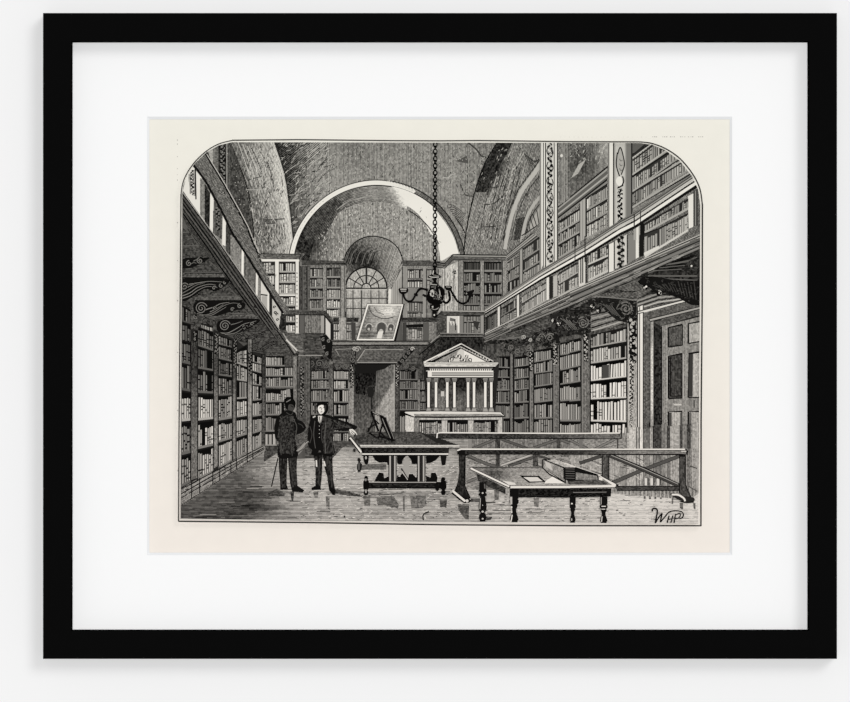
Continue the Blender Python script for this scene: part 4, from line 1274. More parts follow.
for c in ((15, 425, 70, 405, 120, 370, 180, 345, 250, 350), (15, 408, 70, 385, 120, 350, 190, 330, 240, 335), (15, 390, 60, 365, 110, 335, 170, 318), (60, 330, 120, 320, 200, 310, 290, 315), (15, 365, 60, 345, 100, 325),
          (115, 525, 170, 535, 230, 515, 290, 475, 350, 455, 400, 460), (130, 540, 200, 540, 260, 510, 310, 480), (170, 500, 230, 480, 270, 460, 330, 450), (200, 515, 250, 490, 290, 465),
          (270, 655, 320, 655, 380, 625, 430, 595, 510, 575), (300, 665, 370, 655, 430, 615), (340, 600, 380, 590, 420, 575),
          (60, 200, 90, 185, 110, 190), (90, 175, 120, 160, 160, 150)):
    cutline('u', c, .95, rnd.uniform(.45, .6))
for x, y, r, n_ in ((30, 345, 4.0, 1.6), (142, 490, 6.2, 2.2), (300, 607, 5.6, 2.2), (60, 190, 3.0, 1.4), (133, 172, 3.2, 1.6), (228, 355, 2.2, 1.1), (275, 340, 2.2, 1.1), (300, 320, 1.6, 1), (400, 475, 2.4, 1.3), (350, 498, 2.0, 1.1), (430, 620, 2.2, 1.1), (480, 595, 2.0, 1.1), (105, 550, 2.4, 1.2), (230, 490, 1.8, 1)):
    p = A('u', x, y)[0]
    spiral(p[0], p[1], r, n_, rnd.uniform(0, 2), 2.0, .96); spiral(p[0], p[1], r, n_, rnd.uniform(0, 2), .85, .52)
carve(A('u', 60, 530, 160, 530, 240, 600, 250, 700, 60, 690), 40, .6); carve(A('u', 420, 600, 535, 600, 535, 700, 400, 700), 40, .6)
wscroll('i', (700, 190, 730, 205, 760, 190, 770, 150), 2.2)
eng(A('i', 560, 130, 690, 130, 690, 160, 560, 160), .7, 0, 1.4, .15)
# ---- west lower bookcases
P('engraved_bookcase', 'long wall of shaded bookcases receding under the sloping gallery')
poly(A('i', 35, 0, 250, 0, 380, 60, 470, 130, 550, 150, 560, 661, 35, 661) , .86)
poly(A('m', 35, -5, 560, -5, 560, 130, 35, 400), .86)
D1 = dict(back=.95, bw=2.1, gap=.34)
def mix(ys):
    return ys
bay('e', 45, 100, [(440, 470), (545, 560), (690, 690)], lo=.62, hi=.82, marks=.5, board=.7, **D1)
books(A('e', 160, 555, 240, 570, 240, 630, 170, 600), .4, .7, .9, 1.8, .2)
bay('i', 40, 97, [(60, 75), (205, 218), (378, 388)], lo=.6, hi=.82, marks=.9, board=.65, **D1)
bay('i', 40, 97, [(378, 388), (577, 570)], lo=.12, hi=.45, marks=.9, board=.3, **D1)
bay('m', 40, 97, [(-22, -28), (190, 176), (392, 360)], lo=.4, hi=.65, marks=1, board=.6, **D1)
D1['bw'] = 2.0
bay('i', 146, 240, [(-20, 10), (100, 132), (242, 258), (396, 400)], lo=.55, hi=.8, marks=.9, board=.6, **D1)
bay('i', 146, 240, [(400, 402), (570, 560)], lo=.04, hi=.4, marks=.9, board=.3, **D1)
bay('m', 146, 240, [(-25, -35), (152, 130), (345, 300)], lo=.15, hi=.6, marks=.9, board=.5, **D1)
D1['bw'] = 1.8
bay('i', 275, 358, [(30, 60), (90, 110), (180, 200), (285, 296), (414, 410)], lo=.5, hi=.75, marks=.8, board=.6, **D1)
bay('i', 275, 358, [(414, 410), (570, 556)], lo=.35, hi=.65, marks=.8, board=.5, **D1)
bay('m', 275, 358, [(-25, -40), (110, 86), (275, 226)], lo=.25, hi=.55, marks=.7, board=.5, **D1)
D1['bw'] = 1.8
bay('i', 390, 452, [(125, 90), (210, 232), (315, 325), (435, 430), (550, 540)], lo=.25, hi=.6, marks=.5, board=.4, **D1)
bay('m', 388, 452, [(-45, -55), (80, 60), (215, 175)], lo=.35, hi=.6, marks=.5, board=.5, **D1)
bay('i', 488, 545, [(150, 170), (200, 215), (258, 272), (345, 350), (446, 440), (546, 538)], lo=.28, hi=.55, marks=.4, board=.5, **D1)
bay('m', 488, 545, [(-50, -58), (55, 38), (170, 132)], lo=.35, hi=.55, marks=.3, board=.5, **D1)
for x0, x1, yt, yb, t in ((100, 143, 70, 945, .62), (243, 272, 130, 870, .56), (361, 385, 100, 820, .6), (456, 486, 60, 780, .45), (547, 568, 150, 725, .62)):
    eng(A('i', x0, yt, x1, yt, x1, yb - 15, x0, yb), lambda x, y, t=t: t + .16 * sm(400, 370, y) - .06 * sm(410, 440, y), 90, 1.3, .22)
    line(A('i', x0, yt, x0, yb), .9, .93); line(A('i', x1, yt, x1, yb - 15), .9, .9)
for x, y0, y1, w in ((128, 10, 75, 2.6), (262, 20, 150, 2.3), (378, 60, 240, 2.2), (474, 140, 290, 2.2)):
    a, b = A('i', x, y0)[0], A('i', x, y1)[0]
    line([a, b], w * 2.1, .92, w)
    acanthus(*a, *b, max(2, int((y1 - y0) / 35)), .9, .5, .95, w)
# end bookcase of that side (behind the man in the hat)
P('engraved_bookcase', 'end-wall bookcase directly behind the man seen from behind')
eng(A('i', 568, 155, 850, 165, 850, 661, 568, 661), .7, 90, 1.5, .2)
eng(A('m', 545, -5, 860, -5, 860, 140, 720, 180, 560, 240, 545, 130), .74, 0, 1.5, .2)
BC = dict(back=.95, bw=1.9, marks=.2, gap=.3, board=.5, bt=.12)
bay('i', 572, 690, [(163, 163), (228, 228)], lo=.3, hi=.6, **BC)
bay('i', 572, 745, [(230, 230), (292, 292), (362, 362)], lo=.32, hi=.62, **BC)
bay('i', 572, 745, [(370, 370), (455, 450)], lo=.3, hi=.6, back=.95, bw=1.9, marks=.7, board=.5, bt=.12, top=.25)
bay('i', 572, 745, [(455, 450), (538, 535), (640, 640), (720, 720)], lo=.45, hi=.7, **BC)
bay('m', 568, 640, [(45, 45), (130, 130)], lo=.35, hi=.5, back=.9, bw=3, marks=0, board=.4)
for x0, x1, t in ((747, 770, .5), (826, 855, .66)):
    eng(A('i', x0, 170, x1, 170, x1, 720, x0, 720), t, 90, 1.4, .2); line(A('i', x1, 170, x1, 720), .9, .93)
eng(A('i', 772, 230, 824, 230, 824, 750, 772, 750), .72, 90, 1.4, .2)
acanthus(*A('i', 800, 235)[0], *A('i', 800, 540)[0], 6, .8, .45, .93, 2.4)
eng(A('m', 735, -10, 860, -10, 860, 60, 735, 200), .68, 60, 1.4, .2)
line(A('m', 770, 165, 830, 100), 1.6, .4); line(A('m', 775, 185, 835, 120), 1.2, .45)
eng(A('n', 0, 100, 345, 105, 345, 215, 0, 215), .7, 0, 1.5, .2)
# skirting along the west bookcases
P('engraved_skirting', 'pale stepped plinth under the receding bookcases')
sk = A('m', 35, 405, 100, 365, 240, 300, 360, 228, 470, 170, 560, 128, 572, 150, 560, 170, 35, 510)
eng(sk, .5, 30, 1.4, .25)
for o, t in ((0, .93), (30, .85), (58, .8), (105, .95)):
    line(A('m', 35, 405 + o, 560, 130 + o * .38), 1.0, t)
line(A('m', 35, 418, 560, 136), .7, .35); line(A('m', 35, 480, 560, 158), .7, .4)
flecks(184, 450, 262, 505, 160, 35, .25, .85, 3, .6, lambda x, y: 490 - (x - 182) * .55 < y < 503 - (x - 182) * .64)
for x in (104, 155, 238, 282, 352, 388, 455, 490):
    y = 405 - (x - 35) * .53
    line(A('m', x, y - 8, x, y + 105 - (x - 35) * .12), 1.0, .9)
# ---- floor
P('engraved_floor', 'polished boarded floor of the engraving with soft reflections')
fl = A('m', 35, 512, 560, 172, 560, 235, 640, 180, 760, 215, 860, 210) + A('n', 170, 215, 240, 140, 345, 140) + [(360, 447), (437, 447), (437, 438), (622, 438)] + [(640, 438), (702, 438), (702, 530), (178, 525)]
def f_floor(x, y):
    v = .31
    v += .36 * sm(300, 235, x - (y - 480) * .3)
    v += .06 * g2(x, y, 255, 500, 45, 10) + .16 * g2(x, y, 262, 508, 22, 2) + .12 * g2(x, y, 270, 493, 22, 4)
    v -= .12 * g2(x, y, 262, 518, 14, 6) + .1 * g2(x, y, 262, 472, 12, 4) + .08 * g2(x, y, 330, 465, 16, 14)
    v += .2 * g2(x, y, 346, 492, 16, 2.2) + .04 * sm(500, 515, y)
    v -= .13 * sm(540, 640, x) * sm(470, 500, y) + .07 * sm(470, 520, x)
    v += .14 * g2(x, y, 420, 495, 60, 3.5)
    v += .08 * g2(x, y, 640, 462, 50, 10)
    v += .12 * g2(x, y, 452, 475, 14, 12)
    v += .14 * sm(462, 446, y) * sm(320, 350, x) * sm(700, 560, x)
    return v
eng(fl, f_floor, 0, 1.6, .26, .07, step=4)
for k in range(140):
    x, y = rnd.uniform(190, 690), rnd.uniform(470, 519)
    y = max(y, 520 - (x - 182) * .65 + 6) if x < 270 else y
    if y < 520:
        line([(x, y), (x + rnd.uniform(5, 22), y)], .5, rnd.choice((.15, .8, .75) if x > 330 else (.95, .9, .35)))
flecks(300, 462, 695, 520, 900, 0, .08, .7, 4, .5)
# reflections in the polish
for c, t in (((365, 445, 412, 445, 410, 510, 375, 510), .6), ((450, 455, 560, 450, 590, 500, 585, 525, 500, 505, 455, 500), .62),
             ((662, 450, 760, 445, 765, 500, 735, 525, 670, 525), .58), ((130, 450, 155, 450, 155, 520, 135, 515), .55), ((50, 420, 85, 420, 80, 460, 60, 455), .6), ((615, 450, 628, 450, 628, 540, 618, 540), .6)):
    eng(A('n', *c), t, 0, 1.5, .22)
for c, t in (((145, 500, 215, 500, 212, 595, 190, 590, 165, 560, 145, 530), .66), ((30, 475, 75, 475, 72, 520, 32, 515), .72), ((372, 395, 405, 395, 400, 475, 375, 475), .55),
             ((620, 460, 655, 460, 652, 515, 625, 512), .55), ((315, 578, 360, 580, 350, 598, 315, 600), .7), ((225, 465, 285, 462, 280, 485, 225, 485), .7), ((185, 350, 400, 405, 300, 410, 190, 400), .5), ((320, 488, 380, 485, 380, 492, 320, 494), .75)):
    eng(A('o', *c), t, 0, 1.4, .22)
for x in (470, 503, 537, 572):
    eng(A('p', x - 7, 420, x + 7, 420, x + 6, 468, x - 6, 465), .62, 0, 1.3, .2)
for c in ((690, 490, 712, 490, 712, 530, 692, 525), (775, 490, 790, 490, 790, 530, 778, 525), (640, 460, 650, 460, 650, 495, 640, 495)):
    eng(A('p', *c), .6, 0, 1.3, .2)
curve(A('n', 745, 600, 745, 565, 780, 545), 1.3, .93); ell(*A('n', 248, 577)[0], .8, 1.2, .93)
eng(A('n', 180, 405, 260, 415, 350, 440, 350, 450, 280, 445, 185, 430), .72, 0, 1.3, .2)
eng(A('m', 725, 420, 750, 420, 745, 480, 735, 480), .75, 0, 1.3, .2); eng(A('m', 640, 400, 690, 430, 690, 445, 560, 445), .72, 0, 1.3, .2)
eng(A('m', 480, 290, 560, 262, 640, 262, 600, 305, 520, 300), .42, 0, 1.4, .2)
# wainscot seen behind the barriers (east)
P('engraved_wainscot', 'pale upright boards behind the barriers, beside the door')
def f_wn(x, y):
    return .42 + .12 * math.sin(x * 1.7) + .12 * g2(x, y, 668, 450, 6, 40)
eng([(622, 433), (700, 433), (700, 492), (690, 500), (575, 490), (560, 470), (560, 446), (622, 446)], f_wn, 90, 1.5, .26)
WS = ((0, 62, .45), (62, 76, .3), (76, 132, .18), (132, 139, .9), (139, 156, .3), (156, 164, .9), (164, 190, .05), (190, 196, .88), (196, 240, .55), (240, 246, .85), (246, 270, .3), (270, 277, .92), (277, 345, .76), (345, 390, .5), (390, 398, .85), (398, 416, .7), (416, 492, .3), (492, 516, .72), (516, 550, .5), (550, 586, .74), (586, 600, .45), (600, 645, .3), (645, 680, .4))
for a, b, t in WS:
    y0 = 108 if b <= 76 else (60 if b < 200 else 20 + (a * 7) % 60)
    eng(A('C', a, y0, b, y0, b, 240, a, 240), t, 90, 1.5, .14)
    eng(A('C', a, 236, b, 236, b, 560, a, 560), .4 + (t - .42) * .45, 90, 1.5, .18)
    if t > .84:
        line(A('C', (a + b) / 2, y0, (a + b) / 2, 240), .9, .92)
line(A('C', 580, 380, 635, 400), .9, .8); line(A('C', 560, 545, 640, 590), .8, .7)
for c in ((450, 340, 590, 340, 590, 385, 455, 385),):
    eng(A('p', *c), .55, 90, 1.5, .3)
for x in (478, 515, 555):
    poly(A('p', x - 8, 335, x + 8, 335, x + 8, 380, x - 8, 380), .12); poly(A('p', x + 9, 335, x + 17, 335, x + 17, 380, x + 9, 380), .85)
eng(A('o', 205, 100, 850, 100, 850, 170, 205, 170), .5, 90, 1.5, .26)
eng(A('o', 245, 60, 850, 80, 850, 150, 205, 150), .54, 90, 1.5, .26)
line(A('o', 220, 85, 220, 150), 4, .45)
eng(A('o', 190, 190, 850, 190, 850, 270, 210, 400, 190, 380), .43, 15, 1.5, .22)
for k in range(30):
    p = A('o', rnd.uniform(210, 840), rnd.uniform(190, 262))[0]
    line([p, (p[0] + rnd.uniform(3, 9), p[1] + rnd.uniform(-2, 2))], .6, rnd.choice((.2, .8)))
eng(A('p', 0, 85, 330, 85, 360, 150, 0, 150), .45, 10, 1.5, .24)
eng(A('p', 0, 190, 318, 190, 318, 385, 290, 380, 100, 290, 0, 240), .35, 90, 1.5, .24)
for k in range(40):
    p = A('p', rnd.uniform(60, 420), rnd.uniform(200, 340))[0]
    line([p, (p[0] + rnd.uniform(4, 10), p[1] + rnd.uniform(1, 4))], .6, rnd.choice((.15, .75)))
# ---- far barrier
P('engraved_barrier', 'far wooden barrier with crossed braces below its top bar')
FAR = CUR
def bar(pts, w, t, e=.92):
    line(pts, w + .9, e); line(pts, w, t)
bar(A('o', 235, 150, 400, 82), 2.0, .6); bar(A('o', 400, 82, 585, 150), 2.0, .66); bar(A('o', 620, 145, 780, 88), 2.0, .6); bar(A('o', 780, 88, 850, 115), 2.0, .6)
bar(A('p', 0, 95, 110, 150), 2, .55); bar(A('p', 160, 150, 300, 80), 2, .5)
eng(A('o', 382, 82, 410, 82, 410, 150, 382, 150), .75, 90, 1.3, .15); eng(A('o', 765, 82, 790, 82, 790, 150, 765, 150), .72, 90, 1.3, .15)
line(A('p', 300, 85, 300, 150), 1.4, .75); line(A('p', 68, 85, 68, 150), 3.5, .55)
# ---- model temple and its cabinet
P('engraved_temple_model', 'white model of a columned temple front standing on the cabinet')
poly(A('t', 55, 175, 80, 560, 560, 560, 590, 200), .86)
eng(A('t', 90, 300, 545, 300, 545, 540, 90, 540), .74, 90, 1.4, .2)
poly(A('t', 50, 190, 320, 50, 555, 190), .93)
poly(A('t', 58, 188, 320, 58, 325, 66, 70, 194), .08)
line(A('t', 322, 60, 550, 185), 1.0, .15)
for k in range(22):
    s_ = (k + .5) / 22
    a = A('t', 160 + 160 * s_ * 1.0, 148 - 72 * s_, 160 + 160 * s_, 156 - 72 * s_) if k < 11 else A('t', 325 + 215 * ((k - 11) / 11), 82 + 100 * ((k - 11) / 11), 325 + 215 * ((k - 11) / 11), 92 + 100 * ((k - 11) / 11))
    line(a, 1.1, .08)
line(A('t', 110, 180, 320, 82, 515, 186), 1.0, .3)
poly(A('t', 140, 188, 322, 96, 500, 188), .3)
poly(A('t', 325, 98, 500, 188, 400, 190, 330, 140), .04); poly(A('t', 322, 96, 345, 110, 345, 188, 230, 188, 270, 150), .15)
eng(A('t', 140, 190, 300, 108, 290, 150, 230, 190), .45, 30, 1.3, .2)
for q_ in ((255, 170, 2), (285, 150, 2.2), (310, 150, 2.4), (325, 170, 2), (360, 150, 1.8), (385, 175, 1.8), (240, 182, 1.4), (345, 178, 1.6)):
    spiral(*A('t', q_[0], q_[1])[0], q_[2], 1.1, rnd.uniform(0, 6), .9, .93)
    ell(*A('t', q_[0] + 5, q_[1])[0], .9, 1.4, .03, 6); line(A('t', q_[0] + 12, q_[1] - 8, q_[0] + 9, q_[1] + 14), .8, .93)
eng(A('t', 60, 198, 585, 198, 560, 224, 68, 224), .12, 0, 1.3, .12)
line(A('t', 60, 196, 585, 197), .9, .02); line(A('t', 60, 202, 582, 202), .5, .6)
line(A('t', 66, 226, 560, 226), 1.2, .93)
poly(A('t', 95, 228, 550, 228, 548, 248, 98, 248), .9)
for k in range(30):
    x = 105 + k * 14.6
    poly(A('t', x, 238, x + 8, 238, x + 8, 250, x, 250), .1)
line(A('t', 100, 233, 545, 233), .7, .5)
poly(A('t', 78, 250, 550, 250, 550, 298, 90, 298), .04)
poly(A('t', 118, 264, 548, 264, 548, 284, 118, 284), .3); line(A('t', 118, 264, 548, 264), .7, .55); line(A('t', 118, 285, 548, 285), .7, .7)
poly(A('t', 76, 252, 90, 256, 90, 300, 80, 290), .9)
line(A('t', 88, 299, 550, 299), 1.0, .88)
for x in (96, 148, 227, 277, 373, 415, 494, 536):
    poly(A('t', x - 16, 302, x + 16, 302, x + 10, 332, x + 9, 505, x + 22, 538, x - 22, 538, x - 9, 505, x - 10, 332), .5)
    poly(A('t', x - 9, 330, x + 8, 330, x + 8, 508, x - 9, 508), .03)
    line(A('t', x + 10, 330, x + 10, 508), .6, .93); line(A('t', x - 11, 330, x - 11, 508), .6, .9)
    poly(A('t', x - 15, 304, x + 15, 304, x + 9, 332, x - 9, 332), .35)
    for d in (-9, 0, 9):
        line(A('t', x + d, 306, x + d * .5, 330), .5, .8)
    poly(A('t', x - 9, 510, x + 9, 510, x + 18, 538, x - 18, 538), .35)
    line(A('t', x - 10, 512, x + 10, 512), .6, .8)
for a, b, t in ((167, 213, .55), (292, 358, .62), (430, 480, .6)):
    eng(smooth(A('t', a, 530, a, 330, (a + b) / 2, 302, b, 330, b, 530), 4), lambda x, y, t=t: t + .25 * sm(400, 385, y), 90, 1.3, .2)
    curve(A('t', a, 370, a + 3, 330, (a + b) / 2, 303, b - 3, 330, b, 370), .9, .93)
poly(A('t', 182, 395, 205, 395, 205, 430, 182, 430), .2)
P('engraved_cabinet', 'pale cabinet with a slab top and dark book openings under the temple model')
poly(A('j', 622, 510, 850, 508) + A('t', 605, 540, 632, 570, 480, 575) + A('j', 690, 560), .9)
poly(A('j', 630, 515, 850, 512) + A('t', 600, 543, 625, 568) + A('j', 850, 545, 690, 543), .08)
eng(A('j', 685, 528, 850, 528) + A('t', 600, 556, 622, 568) + A('j', 850, 545, 690, 543), .4, 0, 1.2, .15)
line(A('j', 630, 518, 690, 543), 1, .1); line(A('j', 690, 546, 850, 548) + A('t', 628, 572), 1.1, .92)
cb = A('j', 632, 535, 690, 552, 850, 555) + A('t', 615, 578, 615, 690) + A('j', 640, 645)
eng(cb, .22, 90, 1.4, .12)
eng(A('j', 632, 537, 682, 552, 682, 645, 636, 640), .14, 90, 1.4, .1)
eng(A('j', 685, 552, 720, 555, 718, 642, 688, 642), .45, 90, 1.3, .15)
poly(A('t', 30, 594, 590, 594, 590, 600, 30, 600), .6)
for a, b in ((30, 188), (230, 372), (414, 582)):
    books(A('t', a, 600, b, 600, b, 692, a, 692), .25, .55, .95, 1.7, .9 if a != 230 else .2, gap=.4, bt=0, top=.18)
    line(A('t', a, 600, b, 600), 1.2, .94); line(A('t', a, 600, a, 692), .9, .93)
line(A('t', 614, 578, 614, 690), .8, .85)
# ---- large library table with the book stand
P('engraved_table', 'large dark library table with open carved end frames, beside the standing men')
eng(A('r', 105, 312, 95, 262, 160, 232, 180, 222, 520, 222, 660, 268, 800, 318, 800, 325, 105, 320), lambda x, y: .76 + .14 * g2(x, y, 438, 438, 16, 6), 0, 1.3, .2)
eng(A('r', 350, 230, 520, 225, 640, 300, 480, 310, 350, 300), .72, 20, 1.4, .18)
poly(A('r', 520, 225, 700, 285, 800, 318, 640, 300), .86)
poly(A('r', 28, 268, 40, 262, 118, 360, 112, 372, 100, 365), .04); line(A('r', 30, 272, 105, 372), 1.2, .92); line(A('r', 44, 262, 120, 350), .9, .8)
ell(*A('r', 66, 352)[0], 1.3, 1.8, .85)
poly(A('r', 110, 335, 730, 335, 728, 375, 122, 375), .96)
eng(A('r', 130, 342, 700, 342, 700, 368, 130, 368), .88, 0, 1.3, .12)
poly(A('r', 700, 340, 728, 340, 728, 375, 700, 375), .85)
eng(A('r', 105, 316, 802, 318, 800, 337, 112, 334), .3, 0, 1.2, .12)
line(A('r', 105, 318, 805, 322), .7, .05); line(A('r', 110, 337, 803, 338), .8, .93)
poly(A('r', 120, 374, 725, 374, 725, 386, 122, 386), .1)
line(A('r', 120, 388, 725, 388), 1.0, .95)
# under-frame
poly(A('r', 195, 390, 640, 390, 660, 395, 620, 440, 565, 445, 565, 455, 555, 460, 250, 460, 245, 440, 210, 425), .0) if False else None
for c in ((192, 390, 308, 390, 308, 455, 298, 455, 296, 438, 240, 440, 210, 420), (568, 390, 668, 390, 640, 420, 600, 442, 570, 445), (365, 390, 430, 390, 405, 420, 400, 450, 378, 452, 365, 440), (440, 390, 508, 390, 508, 450, 470, 450, 465, 420)):
    poly(A('r', *c), .95)
for c in ((205, 572, 240, 508, 270, 515, 275, 550, 308, 535, 308, 575), (568, 575, 568, 530, 600, 545, 605, 512, 635, 508, 650, 545, 645, 578), (362, 575, 365, 530, 385, 540, 400, 512, 420, 535, 440, 560, 450, 520, 475, 520, 500, 545, 508, 530, 508, 575)):
    poly(A('r', *c), .94)
for c in ((305, 390, 330, 390, 330, 575, 305, 575), (338, 390, 362, 390, 362, 575, 338, 575), (505, 390, 528, 390, 528, 575, 505, 575), (540, 390, 565, 390, 565, 575, 540, 575)):
    poly(A('r', *c), .9)
    line(A('r', c[0] + 12, 392, c[0] + 12, 572), 1.5, .28)
poly(A('r', 330, 390, 339, 390, 339, 575, 330, 575), .85); poly(A('r', 527, 390, 541, 390, 541, 575, 527, 575), .85)
blob(A('r', 432, 408, 458, 440, 450, 465, 490, 475, 492, 515, 450, 510, 440, 560, 420, 520, 375, 505, 380, 475, 412, 460, 405, 440), .35)
line(A('r', 395, 480, 440, 555), 1.6, .8); line(A('r', 400, 500, 440, 560), .7, .2)
eng(A('r', 110, 455, 290, 450, 290, 485, 110, 490), .6, 0, 1.3, .15)
# feet, stretcher, pendants
blob(A('r', 130, 390, 165, 390, 165, 425, 158, 450, 142, 450, 132, 425), .94); ell(*A('r', 147, 405)[0], 1, 1.6, .3)
poly(A('r', 86, 420, 92, 406, 106, 408, 112, 424, 104, 436, 120, 450, 118, 480, 108, 505, 92, 508, 84, 480, 86, 450, 94, 436), .88); line(A('r', 98, 440, 98, 490), .7, .5)
poly(A('r', 668, 385, 715, 385, 705, 455, 680, 460), .92)
poly(A('r', 150, 576, 700, 576, 700, 622, 150, 620), .95); line(A('r', 165, 578, 640, 578), .9, .35)
eng(A('r', 170, 590, 660, 590, 660, 612, 170, 612), .88, 0, 1.2, .1)
poly(A('r', 135, 548, 142, 532, 156, 532, 163, 548, 158, 558, 168, 572, 168, 622, 158, 632, 164, 648, 158, 668, 138, 670, 130, 650, 138, 632, 128, 620, 128, 574, 138, 560), .95); ell(*A('r', 147, 640)[0], .8, 2, .3); ell(*A('r', 146, 560)[0], .8, 1.4, .4)
poly(A('r', 674, 556, 682, 542, 698, 542, 706, 556, 700, 566, 712, 578, 712, 620, 700, 630, 708, 646, 700, 666, 680, 666, 672, 648, 680, 632, 668, 620), .95)
blob(A('r', 625, 590, 655, 590, 660, 630, 640, 635), .94)
line(A('r', 165, 668, 400, 655), 1.0, .6)
P('engraved_book_stand', 'folding black book stand standing open on the large table')
line(A('r', 180, 82, 270, 120), 1.95, .95); line(A('r', 185, 85, 235, 220), 2.08, .95); line(A('r', 195, 85, 245, 110), .6, .3)
poly(A('r', 240, 105, 290, 125, 355, 285, 325, 295, 262, 180), .95); line(A('r', 290, 130, 345, 275), .7, .5); line(A('r', 262, 130, 325, 282), .6, .4)
line(A('r', 262, 170, 235, 270, 170, 232), 1.95, .95); line(A('r', 225, 165, 165, 200, 160, 225), 1.43, .93); line(A('r', 195, 150, 165, 225), 1.30, .92)
line(A('r', 238, 255, 345, 282), 1.95, .95); line(A('r', 245, 225, 310, 285), 1.56, .93); line(A('r', 200, 130, 240, 170), 1.30, .93)
# ---- top bar of the far barrier, in front of the cabinet
CUR = FAR
eng(A('o', 10, 60, 20, 48, 850, 54) + A('p', 322, 50, 326, 80, 0, 84) + A('o', 20, 82), lambda x, y: .8 - .2 * sm(520, 600, x), 0, 1.3, .15)
line(A('o', 14, 84, 850, 86) + A('p', 325, 86), .9, .93)
line(A('o', 12, 82, 14, 54, 30, 48, 850, 53) + A('p', 315, 50), 1.2, .04)
line(A('p', 324, 50, 327, 82), 1, .92); line(A('p', 312, 55, 314, 80), .7, .8)
# ---- near barrier
P('engraved_barrier', 'near wooden barrier with crossed braces, behind the small table')
bar(A('o', 200, 195, 340, 250, 400, 265), 2.4, .62); bar(A('o', 415, 255, 600, 192), 2.2, .35); bar(A('o', 460, 262, 640, 195), 2.0, .66)
bar(A('o', 200, 360, 262, 335), 2.0, .55)
bar(A('o', 210, 195, 260, 215), 1.8, .6)
eng(A('o', 382, 186, 410, 186, 410, 262, 382, 262), .76, 90, 1.3, .15); eng(A('o', 615, 186, 648, 186, 648, 262, 615, 262), .72, 90, 1.3, .15)
line(A('o', 415, 255, 600, 190), .8, .2); line(A('o', 640, 190, 720, 215), 2.4, .72)
bar(A('p', 60, 240, 200, 195), 2.6, .72)
bar(A('p', 265, 365, 440, 290, 690, 195), 2.9, .68, .93)
bar(A('p', 245, 190, 460, 280, 690, 385), 3.2, .76, .95)
line(A('p', 262, 184, 475, 272, 690, 372), 1.1, .94)
line(A('p', 260, 190, 470, 278, 680, 372), .7, .35)
eng(A('p', 203, 190, 245, 190, 245, 345, 203, 320), .7, 90, 1.3, .2); line(A('p', 203, 190, 203, 320), .8, .92); line(A('p', 245, 190, 245, 345), 1, .94)
eng(A('p', 275, 385, 690, 385, 690, 412, 300, 412), .74, 0, 1.2, .18); line(A('p', 290, 386, 690, 386), .8, .92); line(A('p', 295, 412, 690, 412), .9, .93)
eng(A('p', 690, 190, 727, 190, 727, 380, 745, 425, 765, 460, 740, 470, 690, 430), .72, 90, 1.3, .2)
line(A('p', 690, 190, 690, 430), .9, .92); line(A('p', 727, 190, 727, 375, 760, 455), 1.1, .94); poly(A('p', 685, 188, 730, 188, 728, 200, 688, 200), .93)
blob(A('p', 632, 432, 660, 428, 700, 445, 760, 452, 785, 465, 775, 485, 735, 488, 700, 478, 650, 452), .85)
curve(A('p', 640, 438, 680, 440, 715, 460, 725, 480), 1.8, .05); curve(A('p', 690, 480, 730, 488, 780, 485), 1.1, .95)
poly(A('o', 148, 160, 220, 182, 188, 200, 190, 385, 225, 460, 200, 470, 150, 470, 120, 420, 140, 370, 152, 300), .9)
eng(A('o', 155, 190, 185, 190, 188, 385, 205, 440, 140, 440, 145, 370, 155, 300), .86, 90, 1.3, .15)
line(A('o', 190, 190, 188, 385, 222, 460), 1.1, .95); line(A('o', 150, 270, 125, 375, 100, 415), .8, .3)
blob(A('o', 95, 415, 108, 405, 160, 440, 215, 465, 225, 480, 200, 492, 165, 480, 110, 435), .93)
line(A('o', 108, 412, 190, 480), 2.2, .06); ell(*A('o', 102, 418)[0], 1.3, 1.6, .3); ell(*A('o', 202, 478)[0], 1.5, 1.6, .15)
poly(A('o', 140, 150, 850, 150) + A('p', 728, 150, 740, 165, 738, 185, 690, 190, 0, 188) + A('o', 140, 186), .93)
eng(A('o', 190, 162, 850, 162) + A('p', 730, 162, 732, 182, 0, 184) + A('o', 190, 182), lambda x, y: .84 - .35 * sm(560, 640, x), 0, 1.2, .15)
line(A('o', 140, 160, 165, 152, 850, 153) + A('p', 725, 153), 1.3, .03)
line(A('p', 728, 150, 740, 165, 738, 188), 1.1, .93); line(A('p', 700, 165, 732, 165), .8, .1)
# ---- small table in front
P('engraved_table', 'small turned-leg table in front of the barriers, holding a long box')
eng(A('o', 222, 268, 850, 262) + A('p', 20, 262, 185, 320, 300, 378, 0, 385) + A('o', 470, 385), lambda x, y: .4 + .32 * g2(x, y, 493, 474, 14, 6) - .1 * g2(x, y, 535, 480, 16, 8) + .1 * sm(575, 600, x), 0, 1.4, .2)
line(A('o', 222, 268, 680, 266), .9, .85)
poly(A('o', 222, 268, 232, 266, 475, 380, 475, 398, 460, 396, 222, 282), .88)
line(A('o', 224, 272, 468, 388), 1.8, .05)
poly(A('o', 470, 382, 850, 380) + A('p', 300, 376, 290, 394, 0, 400) + A('o', 480, 402), .9)
line(A('o', 475, 391, 850, 390) + A('p', 0, 389, 180, 386, 285, 384), 2.2, .05)
poly(A('p', 185, 322, 200, 322, 305, 376, 300, 388, 275, 384), .05); line(A('p', 200, 322, 305, 378), .8, .9)
ell(*A('p', 296, 380)[0], 1.2, 1.4, .93)
poly(A('o', 395, 345, 470, 350, 515, 375, 420, 378, 380, 360), .06) if False else None
poly(A('o', 425, 350, 500, 362, 510, 374, 465, 378), .1)
eng(A('o', 262, 305, 470, 410, 482, 450, 340, 390, 270, 350), .8, 25, 1.3, .2)
